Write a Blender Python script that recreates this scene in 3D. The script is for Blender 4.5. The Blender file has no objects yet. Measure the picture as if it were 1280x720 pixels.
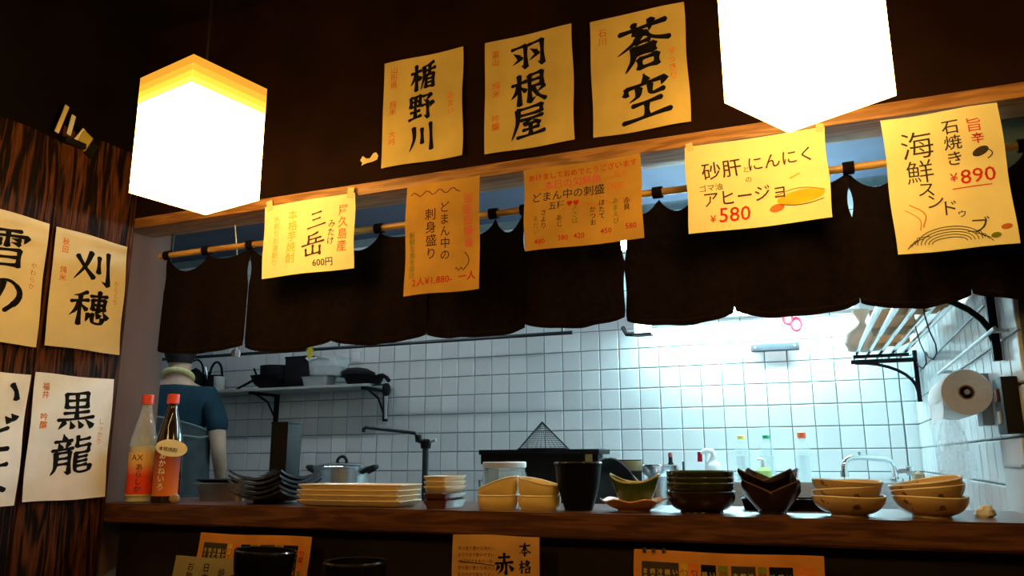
import bpy, bmesh, math, random
from math import sin, cos, pi, radians, sqrt
from mathutils import Vector, Matrix, noise

random.seed(7)
scene = bpy.context.scene
COL = scene.collection

# ------------------------------------------------------------------ camera
CAM_H = 1.12
cam_data = bpy.data.cameras.new('camera')
cam_data.sensor_width = 36.0
cam_data.lens = 980.0 / 1280.0 * 36.0
cam_data.clip_start = 0.02
cam = bpy.data.objects.new('camera', cam_data)
COL.objects.link(cam)
_yaw, _pitch, _roll = radians(21.9), radians(12.3), radians(0.25)
_f = Vector((-sin(_yaw) * cos(_pitch), cos(_yaw) * cos(_pitch), sin(_pitch)))
_r0 = Vector((cos(_yaw), sin(_yaw), 0))
_u0 = _r0.cross(_f)
_r = _r0 * cos(_roll) - _u0 * sin(_roll)
_u = _u0 * cos(_roll) + _r0 * sin(_roll)
cam.matrix_world = Matrix(((_r.x, _u.x, -_f.x, 0), (_r.y, _u.y, -_f.y, 0), (_r.z, _u.z, -_f.z, CAM_H), (0, 0, 0, 1)))
scene.camera = cam

# ------------------------------------------------------------------ world, exposure
world = bpy.data.worlds.new('world')
scene.world = world
world.use_nodes = True
world.node_tree.nodes['Background'].inputs[0].default_value = (0.9, 0.6, 0.45, 1)
world.node_tree.nodes['Background'].inputs[1].default_value = 0.004
scene.view_settings.view_transform = 'Standard'
scene.view_settings.look = 'None'
scene.view_settings.exposure = 0.0
scene.view_settings.gamma = 1.0
scene.view_settings.use_curve_mapping = False

LANTERN_COLOR = (1.0, 0.58, 0.15)
LANTERN_POWER = 13.0
TUBE_COLOR = (0.52, 0.92, 1.0)
CEILING_TUBE_COLOR = (0.80, 0.93, 1.0)
TUBE_POWER = 270.0
CEILING_TUBE_POWER = 32.0
FILL_TUBE_POWER = 95.0


# ------------------------------------------------------------------ materials
def new_mat(name):
    m = bpy.data.materials.new(name)
    m.use_nodes = True
    nt = m.node_tree
    return m, nt, nt.nodes['Principled BSDF']


def mat(name, color, rough=0.5, metal=0.0, var=0.12, scale=12.0, bump=0.0, stretch=None, coat=0.0, spec=0.5,
        transmission=0.0, ior=1.45, per_object=0.0):
    """plain procedural material: colour varied by noise, optional fine bump"""
    m, nt, b = new_mat(name)
    L = nt.links
    tc = nt.nodes.new('ShaderNodeTexCoord')
    mp = nt.nodes.new('ShaderNodeMapping')
    L.new(tc.outputs['Object'], mp.inputs[0])
    if stretch:
        mp.inputs['Scale'].default_value = stretch
    nz = nt.nodes.new('ShaderNodeTexNoise')
    nz.inputs['Scale'].default_value = scale
    nz.inputs['Detail'].default_value = 4
    L.new(mp.outputs[0], nz.inputs['Vector'])
    rp = nt.nodes.new('ShaderNodeValToRGB')
    c = color
    rp.color_ramp.elements[0].position = 0.3
    rp.color_ramp.elements[1].position = 0.7
    rp.color_ramp.elements[0].color = (c[0] * (1 - var), c[1] * (1 - var), c[2] * (1 - var), 1)
    rp.color_ramp.elements[1].color = (min(1, c[0] * (1 + var)), min(1, c[1] * (1 + var)), min(1, c[2] * (1 + var)), 1)
    L.new(nz.outputs[0], rp.inputs[0])
    out = rp.outputs[0]
    if per_object:
        oi = nt.nodes.new('ShaderNodeObjectInfo')
        mr = nt.nodes.new('ShaderNodeMapRange')
        mr.inputs[3].default_value = 1 - per_object
        mr.inputs[4].default_value = 1.0
        L.new(oi.outputs['Random'], mr.inputs[0])
        mx = nt.nodes.new('ShaderNodeMix')
        mx.data_type = 'RGBA'
        mx.blend_type = 'MULTIPLY'
        mx.inputs[0].default_value = 1
        L.new(out, mx.inputs[6])
        L.new(mr.outputs[0], mx.inputs[7])
        out = mx.outputs[2]
    L.new(out, b.inputs['Base Color'])
    b.inputs['Roughness'].default_value = rough
    b.inputs['Metallic'].default_value = metal
    b.inputs['Coat Weight'].default_value = coat
    b.inputs['Specular IOR Level'].default_value = spec
    b.inputs['IOR'].default_value = ior
    b.inputs['Transmission Weight'].default_value = transmission
    if bump:
        bp = nt.nodes.new('ShaderNodeBump')
        bp.inputs['Strength'].default_value = bump
        bp.inputs['Distance'].default_value = 0.01
        L.new(nz.outputs[0], bp.inputs['Height'])
        L.new(bp.outputs[0], b.inputs['Normal'])
    return m


def wood_mat(name, dark, light, axis='Z', scale=1.0, rough=0.55, bump=0.4, contrast=(0.35, 0.68), per_object=0.2, coat=0.0, spec=0.5):
    """grain running along one axis with cathedral waves and knots"""
    m, nt, b = new_mat(name)
    L = nt.links
    tc = nt.nodes.new('ShaderNodeTexCoord')
    oi = nt.nodes.new('ShaderNodeObjectInfo')
    add = nt.nodes.new('ShaderNodeVectorMath')
    add.operation = 'ADD'
    sc = nt.nodes.new('ShaderNodeVectorMath')
    sc.operation = 'SCALE'
    sc.inputs['Scale'].default_value = 3.7
    L.new(oi.outputs['Random'], sc.inputs[0])
    L.new(tc.outputs['Object'], add.inputs[0])
    L.new(sc.outputs[0], add.inputs[1])
    mp = nt.nodes.new('ShaderNodeMapping')
    s = {'X': (0.09, 1, 1), 'Y': (1, 0.09, 1), 'Z': (1, 1, 0.09)}[axis]
    mp.inputs['Scale'].default_value = s
    L.new(add.outputs[0], mp.inputs[0])
    n1 = nt.nodes.new('ShaderNodeTexNoise')
    n1.inputs['Scale'].default_value = 9 * scale
    n1.inputs['Detail'].default_value = 3
    n1.inputs['Distortion'].default_value = 0.6
    L.new(mp.outputs[0], n1.inputs['Vector'])
    # rings: sine of the smooth noise
    mul = nt.nodes.new('ShaderNodeMath')
    mul.operation = 'MULTIPLY'
    mul.inputs[1].default_value = 42
    L.new(n1.outputs[0], mul.inputs[0])
    sn = nt.nodes.new('ShaderNodeMath')
    sn.operation = 'SINE'
    L.new(mul.outputs[0], sn.inputs[0])
    n2 = nt.nodes.new('ShaderNodeTexNoise')
    n2.inputs['Scale'].default_value = 70 * scale
    n2.inputs['Detail'].default_value = 5
    L.new(mp.outputs[0], n2.inputs['Vector'])
    ma = nt.nodes.new('ShaderNodeMath')
    ma.operation = 'MULTIPLY_ADD'
    ma.inputs[1].default_value = 0.2
    L.new(sn.outputs[0], ma.inputs[0])
    L.new(n2.outputs[0], ma.inputs[2])
    rp = nt.nodes.new('ShaderNodeValToRGB')
    rp.color_ramp.elements[0].position = contrast[0]
    rp.color_ramp.elements[1].position = contrast[1]
    rp.color_ramp.elements[0].color = (*dark, 1)
    rp.color_ramp.elements[1].color = (*light, 1)
    L.new(ma.outputs[0], rp.inputs[0])
    L.new(rp.outputs[0], b.inputs['Base Color'])
    b.inputs['Roughness'].default_value = rough
    b.inputs['Specular IOR Level'].default_value = spec
    b.inputs['Coat Weight'].default_value = coat
    bp = nt.nodes.new('ShaderNodeBump')
    bp.inputs['Strength'].default_value = bump
    bp.inputs['Distance'].default_value = 0.006
    L.new(ma.outputs[0], bp.inputs['Height'])
    L.new(bp.outputs[0], b.inputs['Normal'])
    return m


def paper_mat(name, color, var=0.08):
    """slightly blotchy washi, letting some light through"""
    m = mat(name, color, rough=0.9, var=var, scale=9, bump=0.5, spec=0.1)
    return m


def emit_mat(name, color, power):
    m, nt, b = new_mat(name)
    b.inputs['Base Color'].default_value = (0.25, 0.22, 0.18, 1)
    b.inputs['Emission Color'].default_value = (*color, 1)
    b.inputs['Emission Strength'].default_value = power
    return m


def glass_mat(name, color, rough=0.05, alpha=0.35):
    """thin clear material: part transparent, part glossy, so lights and objects show through"""
    m, nt, b = new_mat(name)
    L = nt.links
    b.inputs['Base Color'].default_value = (*color, 1)
    b.inputs['Roughness'].default_value = rough
    tr = nt.nodes.new('ShaderNodeBsdfTransparent')
    tr.inputs[0].default_value = (min(1, color[0] * 1.05 + .05), min(1, color[1] * 1.05 + .05), min(1, color[2] * 1.05 + .05), 1)
    nz = nt.nodes.new('ShaderNodeTexNoise')
    nz.inputs['Scale'].default_value = 18
    mr = nt.nodes.new('ShaderNodeMapRange')
    mr.inputs[3].default_value = alpha * 0.75
    mr.inputs[4].default_value = alpha * 1.25
    L.new(nz.outputs[0], mr.inputs[0])
    mx = nt.nodes.new('ShaderNodeMixShader')
    L.new(mr.outputs[0], mx.inputs[0])
    L.new(tr.outputs[0], mx.inputs[1])
    L.new(b.outputs[0], mx.inputs[2])
    L.new(mx.outputs[0], nt.nodes['Material Output'].inputs[0])
    return m


def tile_mat():
    m = mat('white_glazed_tile', (0.78, 0.80, 0.80), rough=0.16, var=0.04, scale=5, per_object=0.14, coat=0.2)
    return m


def gradient_mat(name, bottom, top, z0, z1, rough=0.45):
    """printed label: two inks blending over the label's height"""
    m, nt, b = new_mat(name)
    L = nt.links
    tc = nt.nodes.new('ShaderNodeTexCoord')
    sp = nt.nodes.new('ShaderNodeSeparateXYZ')
    L.new(tc.outputs['Object'], sp.inputs[0])
    nz = nt.nodes.new('ShaderNodeTexNoise')
    nz.inputs['Scale'].default_value = 40
    ad = nt.nodes.new('ShaderNodeMath')
    ad.operation = 'MULTIPLY_ADD'
    ad.inputs[1].default_value = 0.03
    L.new(nz.outputs[0], ad.inputs[0])
    L.new(sp.outputs[2], ad.inputs[2])
    mr = nt.nodes.new('ShaderNodeMapRange')
    mr.inputs[1].default_value = z0
    mr.inputs[2].default_value = z1
    L.new(ad.outputs[0], mr.inputs[0])
    rp = nt.nodes.new('ShaderNodeValToRGB')
    rp.color_ramp.elements[0].color = (*bottom, 1)
    rp.color_ramp.elements[1].color = (*top, 1)
    L.new(mr.outputs[0], rp.inputs[0])
    L.new(rp.outputs[0], b.inputs['Base Color'])
    b.inputs['Roughness'].default_value = rough
    return m


def speckle_mat(name, base, spot, scale=16, thresh=0.68, rough=0.35):
    """glaze with scattered iron spots"""
    m, nt, b = new_mat(name)
    L = nt.links
    tc = nt.nodes.new('ShaderNodeTexCoord')
    nz = nt.nodes.new('ShaderNodeTexNoise')
    nz.inputs['Scale'].default_value = scale
    nz.inputs['Detail'].default_value = 3
    L.new(tc.outputs['Object'], nz.inputs['Vector'])
    rp = nt.nodes.new('ShaderNodeValToRGB')
    e = rp.color_ramp.elements
    e[0].position = thresh - 0.06
    e[0].color = (*base, 1)
    e[1].position = thresh + 0.02
    e[1].color = (*spot, 1)
    L.new(nz.outputs[0], rp.inputs[0])
    L.new(rp.outputs[0], b.inputs['Base Color'])
    b.inputs['Roughness'].default_value = rough
    b.inputs['Coat Weight'].default_value = 0.3
    return m


M = {}
M['tile'] = tile_mat()
M['grout'] = mat('dark_grout', (0.16, 0.22, 0.23), 0.9, scale=30)
M['plaster_dark'] = mat('dark_brown_plaster', (0.015, 0.0060, 0.0036), 0.9, var=0.35, scale=6, bump=0.3, spec=0.06)
M['plaster_black'] = mat('blackened_plaster', (0.006, 0.004, 0.004), 0.9, var=0.3, scale=5, bump=0.2, spec=0.06)
M['kitchen_ceiling'] = mat('painted_kitchen_ceiling', (0.075, 0.088, 0.135), 0.7, var=0.15, scale=3)
M['kitchen_side'] = mat('kitchen_side_paint', (0.45, 0.48, 0.5), 0.7, scale=4)
M['floor'] = mat('dark_floor', (0.03, 0.025, 0.022), 0.6, var=0.3, scale=6)
M['plank'] = wood_mat('charred_cedar', (0.006, 0.002, 0.0015), (0.12, 0.036, 0.012), 'Z', 1.9, 0.7, 0.8, (0.38, 0.82), spec=0.12)
M['post'] = mat('worn_post_wood', (0.11, 0.060, 0.046), 0.7, var=0.16, scale=14, stretch=(1, 1, .12), bump=0.1, spec=0.2)
M['beam'] = wood_mat('bare_beam_wood', (0.26, 0.11, 0.035), (0.46, 0.22, 0.08), 'X', 2.0, 0.5, 0.15)
M['counter'] = wood_mat('lacquered_counter_wood', (0.085, 0.030, 0.014), (0.17, 0.065, 0.030), 'X', 2.2, 0.32, 0.1, coat=0.15)
M['counter_front'] = mat('counter_front_dark', (0.018, 0.009, 0.008), 0.6, var=0.4, scale=8)
M['bamboo'] = wood_mat('rod_bamboo', (0.38, 0.19, 0.05), (0.62, 0.36, 0.11), 'X', 2.0, 0.35, 0.1)
M['noren'] = mat('noren_cloth', (0.0075, 0.0040, 0.0042), 0.95, var=0.35, scale=60, bump=0.3, spec=0.1)
M['noren_hem'] = mat('noren_stitching', (0.013, 0.0075, 0.007), 0.95, var=0.3, scale=90, spec=0.1)
M['steel'] = mat('brushed_steel', (0.55, 0.57, 0.58), 0.3, 1.0, var=0.1, scale=20, stretch=(1, 1, 12))
M['chrome'] = mat('chrome', (0.75, 0.77, 0.78), 0.12, 1.0, var=0.03)
M['dark_steel'] = mat('dark_steel', (0.05, 0.055, 0.06), 0.4, 0.8, var=0.2)
M['black'] = mat('black_plastic', (0.008, 0.008, 0.010), 0.55, var=0.2, spec=0.2)
M['black_iron'] = mat('black_iron', (0.007, 0.0065, 0.007), 0.6, 0.0, var=0.3, scale=25, spec=0.15)
M['white_plastic'] = mat('white_plastic', (0.8, 0.8, 0.78), 0.4, var=0.04)
M['grey_plastic'] = mat('grey_plastic', (0.35, 0.36, 0.37), 0.45)
M['ink'] = mat('black_ink', (0.008, 0.007, 0.007), 0.8, var=0.3, scale=40, spec=0.1)
M['ink_soft'] = mat('dark_marker_ink', (0.10, 0.035, 0.012), 0.8, scale=30, spec=0.1)
M['ink_grey'] = mat('faded_black_ink', (0.06, 0.045, 0.03), 0.8, scale=30, spec=0.1)
M['ink_red'] = mat('red_ink', (0.62, 0.035, 0.02), 0.8, var=0.2, scale=30, spec=0.1)
M['ink_orange'] = mat('orange_ink', (0.72, 0.20, 0.045), 0.8, var=0.2, scale=30, spec=0.1)
M['ink_yellow'] = mat('yellow_ink', (0.72, 0.50, 0.03), 0.8, scale=30, spec=0.1)
M['ink_green'] = mat('olive_ink', (0.22, 0.24, 0.03), 0.8, scale=30, spec=0.1)
M['ink_pink'] = mat('pink_ink', (0.75, 0.12, 0.14), 0.8, scale=30, spec=0.1)
M['ink_white'] = mat('white_ink', (0.8, 0.78, 0.7), 0.8, scale=30, spec=0.1)
M['washi'] = paper_mat('washi_paper', (0.66, 0.49, 0.17), 0.14)
M['washi_pale'] = paper_mat('pale_washi_paper', (0.74, 0.66, 0.47))
M['washi_kitchen_lit'] = paper_mat('kitchen_lit_washi_paper', (0.90, 0.88, 0.88))  # washi made whiter: kitchen light on the lower sheets put into the colour
M['menu_paper'] = paper_mat('cream_menu_paper', (0.92, 0.82, 0.46))
M['menu_orange'] = paper_mat('orange_menu_paper', (0.60, 0.33, 0.07), 0.16)
M['kraft'] = paper_mat('kraft_paper', (0.64, 0.34, 0.11), 0.2)
M['menu_card'] = paper_mat('orange_menu_card', (0.68, 0.27, 0.06), 0.2)
M['tape'] = mat('masking_tape', (0.75, 0.6, 0.3), 0.7)
M['cream_glaze'] = mat('cream_glaze', (0.86, 0.70, 0.44), 0.3, var=0.06, coat=0.3)
M['yellow_glaze'] = mat('straw_yellow_glaze', (0.82, 0.60, 0.24), 0.28, var=0.1, scale=9, coat=0.3)
M['redbrown_glaze'] = mat('redbrown_lacquer', (0.10, 0.022, 0.014), 0.3, var=0.2, coat=0.4)
M['black_glaze'] = mat('black_glaze', (0.005, 0.005, 0.007), 0.42, var=0.2, spec=0.08)
M['blue_black_glaze'] = mat('blue_black_glaze', (0.016, 0.018, 0.028), 0.22, var=0.25, scale=20, coat=0.5)
M['green_glaze'] = mat('olive_green_glaze', (0.044, 0.078, 0.011), 0.2, var=0.3, scale=25, coat=0.5)
M['pale_green_rim'] = mat('pale_green_rim_glaze', (0.50, 0.50, 0.22), 0.25, coat=0.4)
M['amber_glaze'] = mat('amber_glaze', (0.64, 0.33, 0.12), 0.3, var=0.2, scale=14, coat=0.3)
M['brown_glaze'] = mat('dark_brown_glaze', (0.020, 0.009, 0.006), 0.25, var=0.35, scale=18, coat=0.4)
M['moss_glaze'] = mat('moss_brown_glaze', (0.026, 0.023, 0.009), 0.22, var=0.35, scale=18, coat=0.5)
M['spotted_glaze'] = speckle_mat('cream_spotted_glaze', (0.66, 0.44, 0.21), (0.12, 0.05, 0.025), 46, 0.645)
M['cream_rim'] = mat('bare_cream_rim', (0.85, 0.72, 0.52), 0.4, var=0.06)
M['clear_glass'] = glass_mat('clear_glass', (0.86, 0.9, 0.9), 0.05, 0.22)
M['brown_glass'] = mat('brown_bottle_glass', (0.022, 0.010, 0.004), 0.08, var=0.1, coat=0.5)
M['clear_plastic'] = glass_mat('clear_plastic', (0.86, 0.90, 0.90), 0.2, 0.26)
M['film'] = glass_mat('clear_film', (0.9, 0.95, 0.97), 0.12, 0.30)
M['red_cap'] = mat('red_plastic_cap', (0.75, 0.07, 0.03), 0.4)
M['label_peach'] = gradient_mat('orange_red_label', (0.86, 0.055, 0.015), (0.90, 0.56, 0.22), 0.085, 0.125)
M['label_orange'] = gradient_mat('dark_red_orange_label', (0.82, 0.20, 0.02), (0.36, 0.05, 0.02), 0.03, 0.13)
M['tag'] = mat('cream_card_tag', (0.86, 0.78, 0.58), 0.7)
M['bead'] = mat('wooden_bead', (0.42, 0.26, 0.15), 0.4)
M['skin'] = mat('skin', (0.62, 0.40, 0.28), 0.55, var=0.08, scale=20)
M['hair'] = mat('black_hair', (0.015, 0.012, 0.011), 0.6, var=0.3, scale=60)
M['shirt'] = mat('teal_cotton_shirt', (0.013, 0.040, 0.060), 0.9, var=0.2, scale=12, bump=0.2, spec=0.2)
M['apron'] = mat('charcoal_apron', (0.050, 0.062, 0.066), 0.85, var=0.2, scale=14, bump=0.2, spec=0.2)
M['apron_trim'] = mat('apron_trim', (0.16, 0.21, 0.22), 0.8)
M['trousers'] = mat('dark_trousers', (0.02, 0.02, 0.025), 0.9)
M['towel'] = mat('pale_yellow_towel', (0.75, 0.66, 0.30), 0.95, bump=0.3, scale=50)
M['tissue'] = mat('white_tissue', (0.86, 0.86, 0.84), 0.95, var=0.04, bump=0.2, scale=60)
M['cardboard'] = mat('brown_cardboard', (0.36, 0.22, 0.12), 0.9)
M['cardboard_orange'] = mat('orange_brown_carton', (0.46, 0.20, 0.07), 0.8)
M['navy'] = mat('navy_cloth', (0.02, 0.028, 0.075), 0.9)
M['yellow'] = mat('yellow_plastic', (0.62, 0.50, 0.04), 0.45)
M['green_cap'] = mat('green_plastic_cap', (0.03, 0.42, 0.18), 0.4)
M['yellow_cap'] = mat('yellow_plastic_cap', (0.9, 0.68, 0.12), 0.4)
M['orange_cap'] = mat('orange_red_cap', (0.85, 0.16, 0.06), 0.4)
M['red'] = mat('red_plastic', (0.34, 0.006, 0.02), 0.45, spec=0.2)
M['lime'] = mat('lime_soap', (0.45, 0.62, 0.20), 0.3)
M['bag'] = mat('crumpled_beige_bag', (0.50, 0.37, 0.26), 0.5, var=0.15, scale=14, bump=0.5)
M['lantern_shade'] = emit_mat('lit_washi_shade', LANTERN_COLOR, LANTERN_POWER)
M['lantern_falloff_strips'] = [emit_mat('washi_falloff_strip_%s' % n, c, p) for n, c, p in (
    ('outer', (1.0, 0.42, 0.03), 0.9), ('second', (1.0, 0.50, 0.035), 1.1), ('third', (1.0, 0.62, 0.04), 1.35), ('inner', (1.0, 0.68, 0.07), 1.9))]  # glow falloff above the bulb, set as weaker, more orange emission per strip
M['tube_light'] = emit_mat('fluorescent_tube', TUBE_COLOR, TUBE_POWER)
M['ceiling_tube'] = emit_mat('ceiling_fluorescent_tube', CEILING_TUBE_COLOR, CEILING_TUBE_POWER)
M['fill_tube'] = emit_mat('counter_fill_tube', (0.80, 0.93, 1.0), FILL_TUBE_POWER)
M['small_lamp'] = emit_mat('small_white_lamp', (0.9, 1, 1), 4.0)
M['bulb'] = emit_mat('warm_bulb', LANTERN_COLOR, 14.0)


# ------------------------------------------------------------------ mesh building
class MB:
    def __init__(self):
        self.v = []
        self.f = []

    def add(self, verts, faces, mx=None):
        n = len(self.v)
        if mx is not None:
            verts = [mx @ Vector(p) for p in verts]
        self.v += [tuple(p) for p in verts]
        self.f += [tuple(i + n for i in f) for f in faces]
        return self

    def box(self, x0, y0, z0, x1, y1, z1, bevel=0.0, mx=None):
        if bevel <= 0:
            vs = [(x, y, z) for z in (z0, z1) for x, y in ((x0, y0), (x1, y0), (x1, y1), (x0, y1))]
            fs = [(3, 2, 1, 0), (4, 5, 6, 7), (0, 1, 5, 4), (1, 2, 6, 5), (2, 3, 7, 6), (3, 0, 4, 7)]
            return self.add(vs, fs, mx)
        bm = bmesh.new()
        bmesh.ops.create_cube(bm, size=1)
        for v in bm.verts:
            v.co = Vector(((x0 + x1) / 2 + v.co.x * (x1 - x0), (y0 + y1) / 2 + v.co.y * (y1 - y0), (z0 + z1) / 2 + v.co.z * (z1 - z0)))
        bmesh.ops.bevel(bm, geom=bm.edges[:] + bm.verts[:], offset=bevel, segments=2, profile=0.7, affect='EDGES')
        self.add_bm(bm, mx)
        return self

    def add_bm(self, bm, mx=None):
        bm.verts.index_update()
        self.add([v.co.copy() for v in bm.verts], [tuple(v.index for v in f.verts) for f in bm.faces], mx)
        bm.free()

    def lathe(self, prof, n=32, mx=None, fn=None, cap0=True, cap1=True):
        """prof: list of (r, z); fn(r, z, a) -> (x, y, z) override"""
        vs, fs = [], []
        for r, z in prof:
            for k in range(n):
                a = 2 * pi * k / n
                vs.append(fn(r, z, a) if fn else (r * cos(a), r * sin(a), z))
        for i in range(len(prof) - 1):
            for k in range(n):
                a, b = i * n + k, i * n + (k + 1) % n
                fs.append((a, b, b + n, a + n))
        if cap0:
            fs.append(tuple(range(n - 1, -1, -1)))
        if cap1:
            o = (len(prof) - 1) * n
            fs.append(tuple(o + k for k in range(n)))
        return self.add(vs, fs, mx)

    def tube(self, pts, r, n=8, mx=None, cap=True):
        pts = [Vector(p) for p in pts]
        rs = r if isinstance(r, (list, tuple)) else [r] * len(pts)
        vs, fs = [], []
        prev = None
        for i, p in enumerate(pts):
            t = (pts[min(i + 1, len(pts) - 1)] - pts[max(i - 1, 0)]).normalized()
            if prev is None:
                ref = Vector((0, 0, 1)) if abs(t.z) < 0.9 else Vector((1, 0, 0))
                a = t.cross(ref).normalized()
            else:
                a = (prev - t * prev.dot(t)).normalized()
            prev = a
            b = t.cross(a)
            for k in range(n):
                an = 2 * pi * k / n
                vs.append(p + (a * cos(an) + b * sin(an)) * rs[i])
        for i in range(len(pts) - 1):
            for k in range(n):
                q, s = i * n + k, i * n + (k + 1) % n
                fs.append((q, s, s + n, q + n))
        if cap:
            fs.append(tuple(range(n - 1, -1, -1)))
            fs.append(tuple((len(pts) - 1) * n + k for k in range(n)))
        return self.add(vs, fs, mx)

    def grid(self, nu, nv, fn, thick=None, mx=None):
        """sheet fn(u, v) with optional thickness vector fn"""
        vs, fs = [], []
        for j in range(nv + 1):
            for i in range(nu + 1):
                vs.append(Vector(fn(i / nu, j / nv)))
        w = nu + 1
        for j in range(nv):
            for i in range(nu):
                a = j * w + i
                fs.append((a, a + 1, a + 1 + w, a + w))
        if thick is not None:
            t = Vector(thick)
            n = len(vs)
            vs = vs + [p + t for p in vs]
            fs2 = [tuple(reversed([k + n for k in f])) for f in fs]
            edge = [j * w for j in range(nv, 0, -1)] + [i for i in range(nu)] + [j * w + nu for j in range(nv)] + [nv * w + i for i in range(nu, 0, -1)]
            sides = []
            for k in range(len(edge)):
                a, b = edge[k], edge[(k + 1) % len(edge)]
                sides.append((b, a, a + n, b + n))
            fs = fs + fs2 + sides
        return self.add(vs, fs, mx)

    def mesh(self, name, material, sharp=35):
        me = bpy.data.meshes.new(name)
        me.from_pydata(self.v, [], self.f)
        bm = bmesh.new()
        bm.from_mesh(me)
        lim = radians(sharp)
        for e in bm.edges:
            e.smooth = len(e.link_faces) == 2 and e.calc_face_angle(4.0) < lim
        for f in bm.faces:
            f.smooth = True
        bmesh.ops.recalc_face_normals(bm, faces=bm.faces[:])
        bm.to_mesh(me)
        bm.free()
        me.materials.append(material)
        return me

    def build(self, name, material, parent=None, loc=None, sharp=35):
        o = bpy.data.objects.new(name, self.mesh(name, material, sharp))
        COL.objects.link(o)
        if parent is not None:
            o.parent = parent
        if loc is not None:
            o.location = loc
        return o


def tag(o, label, cat, group=None):
    o['label'] = label
    o['category'] = cat
    if group:
        o['group'] = group
    return o


def struct(o):
    o['kind'] = 'structure'
    return o


def thing(name, label, cat, loc=(0, 0, 0), rz=0.0, group=None):
    o = bpy.data.objects.new(name, None)
    o.empty_display_size = 0.05
    COL.objects.link(o)
    o.location = loc
    o.rotation_euler = (0, 0, rz)
    return tag(o, label, cat, group)


def dup(o, parent=None):
    c = o.copy()
    COL.objects.link(c)
    if parent is not None:
        c.parent = parent
    for ch in list(o.children):
        dup(ch, c)
    return c


T = Matrix.Translation


def R(ax, deg):
    return Matrix.Rotation(radians(deg), 4, ax)


def clearance_bowl(r, h, foot_r, foot_h, t, curve=2.0, n=10):
    """closed bowl profile (outer from foot to rim, then inner back to centre)"""
    p = [(0.0001, 0.0), (foot_r, 0.0), (foot_r * 0.97, foot_h)]
    for i in range(1, n + 1):
        s = i / n
        rr = foot_r * 0.97 + (r - foot_r * 0.97) * (1 - (1 - s) ** curve) ** (1 / 1.3)
        p.append((rr, foot_h + (h - foot_h) * s ** 1.15))
    p.append((r - t * 0.5, h + t * 0.35))
    for i in range(n, 0, -1):
        s = i / n
        rr = foot_r * 0.97 + (r - foot_r * 0.97) * (1 - (1 - s) ** curve) ** (1 / 1.3) - t
        p.append((max(rr, 0.002), max(foot_h + t, foot_h + (h - foot_h) * s ** 1.15)))
    p.append((0.0001, foot_h + t))
    return p


# ------------------------------------------------------------------ the setting
struct(MB().box(-4.6, -1.6, -0.06, 1.4, 4.05, 0.0).build('floor', M['floor']))
struct(MB().box(-4.6, 1.66, 2.42, 1.4, 4.05, 2.50).build('ceiling', M['kitchen_ceiling']))
struct(MB().box(-1.95, -1.6, 2.40, 1.4, 1.66, 2.48).build('ceiling', M['plaster_black']))
wall_back = struct(MB().box(-4.6, 3.9, 0.0, 0.47, 4.0, 2.42).build('wall_back', M['grout']))
wall_right = struct(MB().box(0.355, 1.76, 0.0, 0.45, 3.9, 2.42).build('wall_right', M['grout']))
struct(MB().box(-4.6, 1.78, 0.0, -4.5, 3.9, 2.42).build('wall_left_kitchen', M['kitchen_side']))
wf = MB().box(-1.838, 1.612, 1.80, 1.4, 1.70, 2.40)
struct(wf.build('wall_front', M['plaster_dark']))
struct(MB().box(-4.6, 1.70, 0.0, -1.956, 1.78, 2.42).build('wall_front_kitchen', M['kitchen_side']))
wall_left = struct(MB().box(-1.90, -1.0, 0.0, -1.832, 1.612, 2.40).build('wall_left', M['plaster_black']))
struct(MB().box(-1.955, 1.613, 0.0, -1.840, 1.775, 2.40, 0.004).build('trim_1', M['post']))     # post
struct(MB().box(-1.838, 1.598, 1.770, 1.4, 1.70, 1.800, 0.003).build('trim_2', M['beam']))     # lintel beam
struct(MB().box(0.456, 1.80, 0.0, 1.4, 1.90, 2.42).build('wall_right_end', M['kitchen_side']))


# charred cedar planks of the left wall
def plank(y0, y1, ztop, seed):
    rnd = random.Random(seed)
    nz_ = 26
    vs, fs = [], []
    rows = []
    for i in range(nz_ + 1):
        z = ztop * i / nz_
        w0 = y0 + 0.002 + 0.0035 * noise.noise(Vector((seed, z * 2.2, 0)))
        w1 = y1 - 0.002 + 0.0035 * noise.noise(Vector((seed + 1.7, z * 2.2, 3)))
        nacross = 6
        row = []
        for k in range(nacross + 1):
            y = w0 + (w1 - w0) * k / nacross
            zz = z
            if i == nz_:
                zz += 0.02 * noise.noise(Vector((seed * 2.1, y * 9, 1)))
            x = -1.802 + 0.003 * noise.noise(Vector((seed * 3.3, y * 14, z * 1.5)))
            if k in (0, nacross):
                x -= 0.005
            row.append((x, y, zz))
        rows.append(row)
    w = 7
    for row in rows:
        vs += row
    for i in range(nz_):
        for k in range(6):
            a = i * w + k
            fs.append((a, a + 1, a + 1 + w, a + w))
    n = len(vs)
    back = [(-1.832, p[1], p[2]) for p in vs]
    mb = MB().add(vs, fs)
    mb.add(back, [tuple(reversed(f)) for f in fs])
    edge = [i * w for i in range(nz_, 0, -1)] + list(range(6)) + [i * w + 6 for i in range(nz_)] + [nz_ * w + k for k in range(6, 0, -1)]
    mb.f += [(edge[(q + 1) % len(edge)], edge[q], edge[q] + n, edge[(q + 1) % len(edge)] + n) for q in range(len(edge))]
    return mb


for i, (y0, y1, zt) in enumerate(((1.345, 1.598, 1.985), (1.095, 1.345, 1.935), (0.85, 1.095, 1.955), (0.60, 0.85, 1.93), (0.35, 0.60, 1.95), (0.1, 0.35, 1.94))):
    plank(y0, y1, zt, 3 + i * 1.37).build('plank', M['plank'], wall_left)

# ---- wall tiles
PITCH = 0.101


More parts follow.
